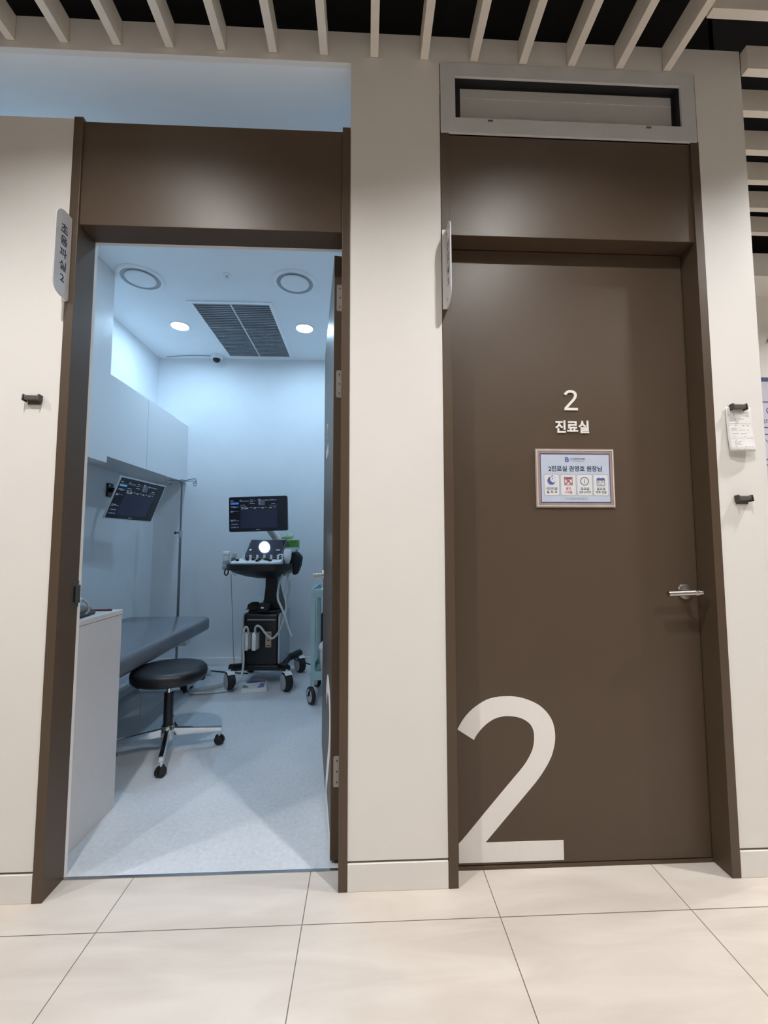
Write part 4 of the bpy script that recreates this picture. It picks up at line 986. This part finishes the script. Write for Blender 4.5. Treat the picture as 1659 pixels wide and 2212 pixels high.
MB().lathe([(0, 0.1155), (0.022, 0.1155), (0.022, 0.122), (0.030, 0.124), (0.030, 0.142), (0.026, 0.147), (0, 0.148)], (-1.135, 2.03, 0.960), 24).build('bottle_cap', 'whitep', gb, smooth=45)
sb = thing('small_bottle', (-1.075, 2.02, 1.006), 'small beige bottle with a grey cap on the console left corner', 'bottle')
MB(frame((-1.075, 2.02, 1.0065), 0, 0, 6)).box((-0.018, -0.012, 0), (0.018, 0.012, 0.05), 0.006).build('bottle_body', 'cuffpale', sb, smooth=45)
MB(frame((-1.075, 2.02, 1.0065), 0, 0, 6)).box((-0.010, -0.009, 0.051), (0.016, 0.009, 0.088), 0.004).build('bottle_cap', 'greyside', sb, smooth=45)
pu = thing('cloth_pouch', (-0.93, 2.12, 0.613), 'dark cloth pouch lying on the cart deck below the console', 'pouch')
MB(T).lathe([(0, 0), (0.05, 0.002), (0.062, 0.018), (0.055, 0.045), (0.03, 0.062), (0, 0.066)], (-0.085, -0.115, 0.6135), 20).build('pouch_body', 'blackfab', pu, smooth=60)
MB(T).add([(-0.13, -0.13, 0.625), (-0.155, -0.14, 0.617), (-0.135, -0.165, 0.619), (-0.13, -0.12, 0.642)], [(0, 1, 2), (0, 1, 3), (1, 2, 3), (0, 2, 3)]).build('pouch_flap', 'blackfab', pu)
bx = thing('small_device', (-0.85, 2.1, 0.613), 'small dark boxy device with a pale label beside the cloth pouch', 'device')
MB(frame((-0.84, 2.13, 0.6135), -6)).box((-0.035, -0.06, 0), (0.04, 0.03, 0.065), 0.006).build('case', 'blackp', bx, smooth=45)
MB(frame((-0.84, 2.13, 0.6135), -6)).box((-0.012, -0.0612, 0.024), (0.012, -0.0601, 0.036)).build('case_label', 'ui', bx)

# carton in a clear bag on the floor
fb = thing('floor_carton', (-0.90, 2.06, 0), 'white and blue carton in a clear bag on the floor by the cart', 'carton')
TB = frame((-0.895, 2.06, 0.001), 14)
MB(TB).box((-0.095, -0.10, 0), (0.095, 0.10, 0.030), 0.003).build('carton', 'whitep', fb)
MB(TB).box((-0.06, 0.055, 0.0301), (0.09, 0.095, 0.0306)).prism([(0.02, -0.08), (0.07, -0.08), (0.085, 0.03), (0.05, 0.03)], lambda u, v, d: Vector((u, v, d)), 0.0301, 0.0306).build('blue_print', 'blue', fb)
MB(TB).prism([(-0.09, -0.06), (-0.04, -0.06), (-0.06, 0.0), (-0.09, 0.02)], lambda u, v, d: Vector((u, v, d)), 0.0301, 0.0306).build('dark_print', 'greyink', fb)
bgv, bgf = [], []
rn = random.Random(5)
for j in range(4):
    for k in range(20):
        a = 2 * PI * k / 20; s_ = (1.22, 1.10, 0.98, 0.45)[j] * (1 + 0.06 * rn.uniform(-1, 1))
        ca, sa = math.cos(a), math.sin(a); m_ = max(abs(ca), abs(sa)) ** 0.7
        bgv.append(Vector((-0.01 + 0.115 * s_ * ca / m_, 0.12 * s_ * sa / m_, (0.002, 0.03, 0.043, 0.044)[j] + 0.004 * rn.uniform(0, 1))))
for j in range(3):
    for k in range(20): bgf.append((j * 20 + k, j * 20 + (k + 1) % 20, (j + 1) * 20 + (k + 1) % 20, (j + 1) * 20 + k))
MB(TB).add(bgv, bgf).build('clear_bag', mat('clear bag film', (0.75, 0.8, 0.82), 0.15, alpha=0.16), fb, smooth=80)

# ------------------------------------------------------------------ teal trolley behind the open door
TX0, TX1, TY0, TY1 = -0.404, 0.03, 1.70, 2.12
tr = thing('instrument_trolley', (-0.19, 1.91, 0), 'pale teal instrument trolley partly hidden by the open door', 'trolley')
def tray(z0, z1, nm):
    o = [(TX0, TY0), (TX1, TY0), (TX1, TY1), (TX0, TY1)]
    i_ = [(TX0 + 0.012, TY0 + 0.012), (TX1 - 0.012, TY0 + 0.012), (TX1 - 0.012, TY1 - 0.012), (TX0 + 0.012, TY1 - 0.012)]
    v = [(x, y, z0) for x, y in o] + [(x, y, z1) for x, y in o] + [(x, y, z1) for x, y in i_] + [(x, y, z0 + 0.012) for x, y in i_]
    f = [(3, 2, 1, 0), (12, 13, 14, 15)]
    for k in range(4):
        j = (k + 1) % 4
        f += [(k, j, 4 + j, 4 + k), (4 + k, 4 + j, 8 + j, 8 + k), (8 + k, 8 + j, 12 + j, 12 + k)]
    return MB().add(v, f).build(nm, 'teal', tr, bevel=0.002)
tray(0.770, 0.828, 'top_tray'); tray(0.170, 0.232, 'bottom_tray'); 
for x, y in ((TX0 + 0.018, TY0 + 0.018), (TX1 - 0.018, TY0 + 0.018), (TX0 + 0.018, TY1 - 0.018), (TX1 - 0.018, TY1 - 0.018)):
    post = MB().box((x - 0.0165, y - 0.0165, 0.135), (x + 0.0165, y + 0.0165, 0.7705), 0.004).build('post', 'teal', tr)
    c = Vector((x - 0.010, y - 0.014, 0.0625)); ax = Vector((-0.86, -0.5, 0)).normalized()
    MB().tube([(x, y, 0.136), (x, y, 0.122)], 0.017, 16).build('caster_plate', 'chrome', post, smooth=45)
    MB().lathe([(0.04, -0.014), (0.058, -0.013), (0.0625, -0.007), (0.0625, 0.007), (0.058, 0.013), (0.04, 0.014)], c, 32, tuple(ax)).build('caster_tire', 'rubber', post, smooth=40)
    MB().lathe([(0, 0.0145), (0.046, 0.0145), (0.048, 0.009), (0, 0.009)], c, 28, tuple(ax)).lathe([(0, 0.0145), (0.046, 0.0145), (0.048, 0.009), (0, 0.009)], c, 28, tuple(-ax)).build('caster_hub', 'greyside', post, smooth=40)
    MB().curve([c + Vector((0.012, 0.012, 0.062)), c + ax * 0.021 + Vector((0.015, -0.005, 0.045)), c + ax * 0.021 + Vector((0, 0, 0.0))], [0.008] * 17, 8).build('caster_fork', 'blackp', post, smooth=45)
pd = thing('kidney_dish', (-0.34, 1.79, 0.828), 'small steel dish on the top of the teal trolley', 'dish')
MB().lathe([(0, 0.0005), (0.03, 0.0005), (0.045, 0.022), (0.050, 0.024), (0.046, 0.026), (0.030, 0.004), (0, 0.004)], (-0.325, 1.78, 0.782), 28).lathe([(0.047, 0.025), (0.055, 0.040), (0.060, 0.042), (0.055, 0.044), (0.046, 0.03)], (-0.325, 1.78, 0.782), 28).build('bowl', 'steel', pd, smooth=45)
pmp = thing('bottle', (-0.325, 1.90, 0.782), 'pale grey bottle behind the dish on the teal trolley', 'bottle')
MB().lathe([(0, 0.0), (0.024, 0.0), (0.024, 0.055), (0.013, 0.070), (0, 0.070)], (-0.325, 1.90, 0.783), 24).build('bottle_body', 'greyside', pmp, smooth=45)
MB().lathe([(0, 0.0705), (0.014, 0.0705), (0.014, 0.092), (0, 0.094)], (-0.325, 1.90, 0.783), 20).build('bottle_cap', 'whitep', pmp, smooth=45)
wb = thing('waste_bin', (-0.27, 1.80, 0.182), 'white lidded bin on the lower tray of the teal trolley', 'bin')
MB().lathe([(0, 0), (0.062, 0), (0.075, 0.19), (0, 0.19)], (-0.275, 1.82, 0.1825), 28).build('bin_body', 'whitep', wb, smooth=45)
MB().lathe([(0, 0.191), (0.082, 0.191), (0.082, 0.205), (0.070, 0.225), (0.055, 0.240), (0, 0.242)], (-0.275, 1.82, 0.1825), 28).build('bin_lid', 'whitep', wb, smooth=45)
gc = tag(MB().box((-0.36, 2.02, 0.1825), (-0.22, 2.10, 0.60), 0.01).build('dark_canister', 'blackfab', origin=(-0.29, 2.06, 0.182)), 'tall black container standing at the back of the lower trolley tray', 'container')
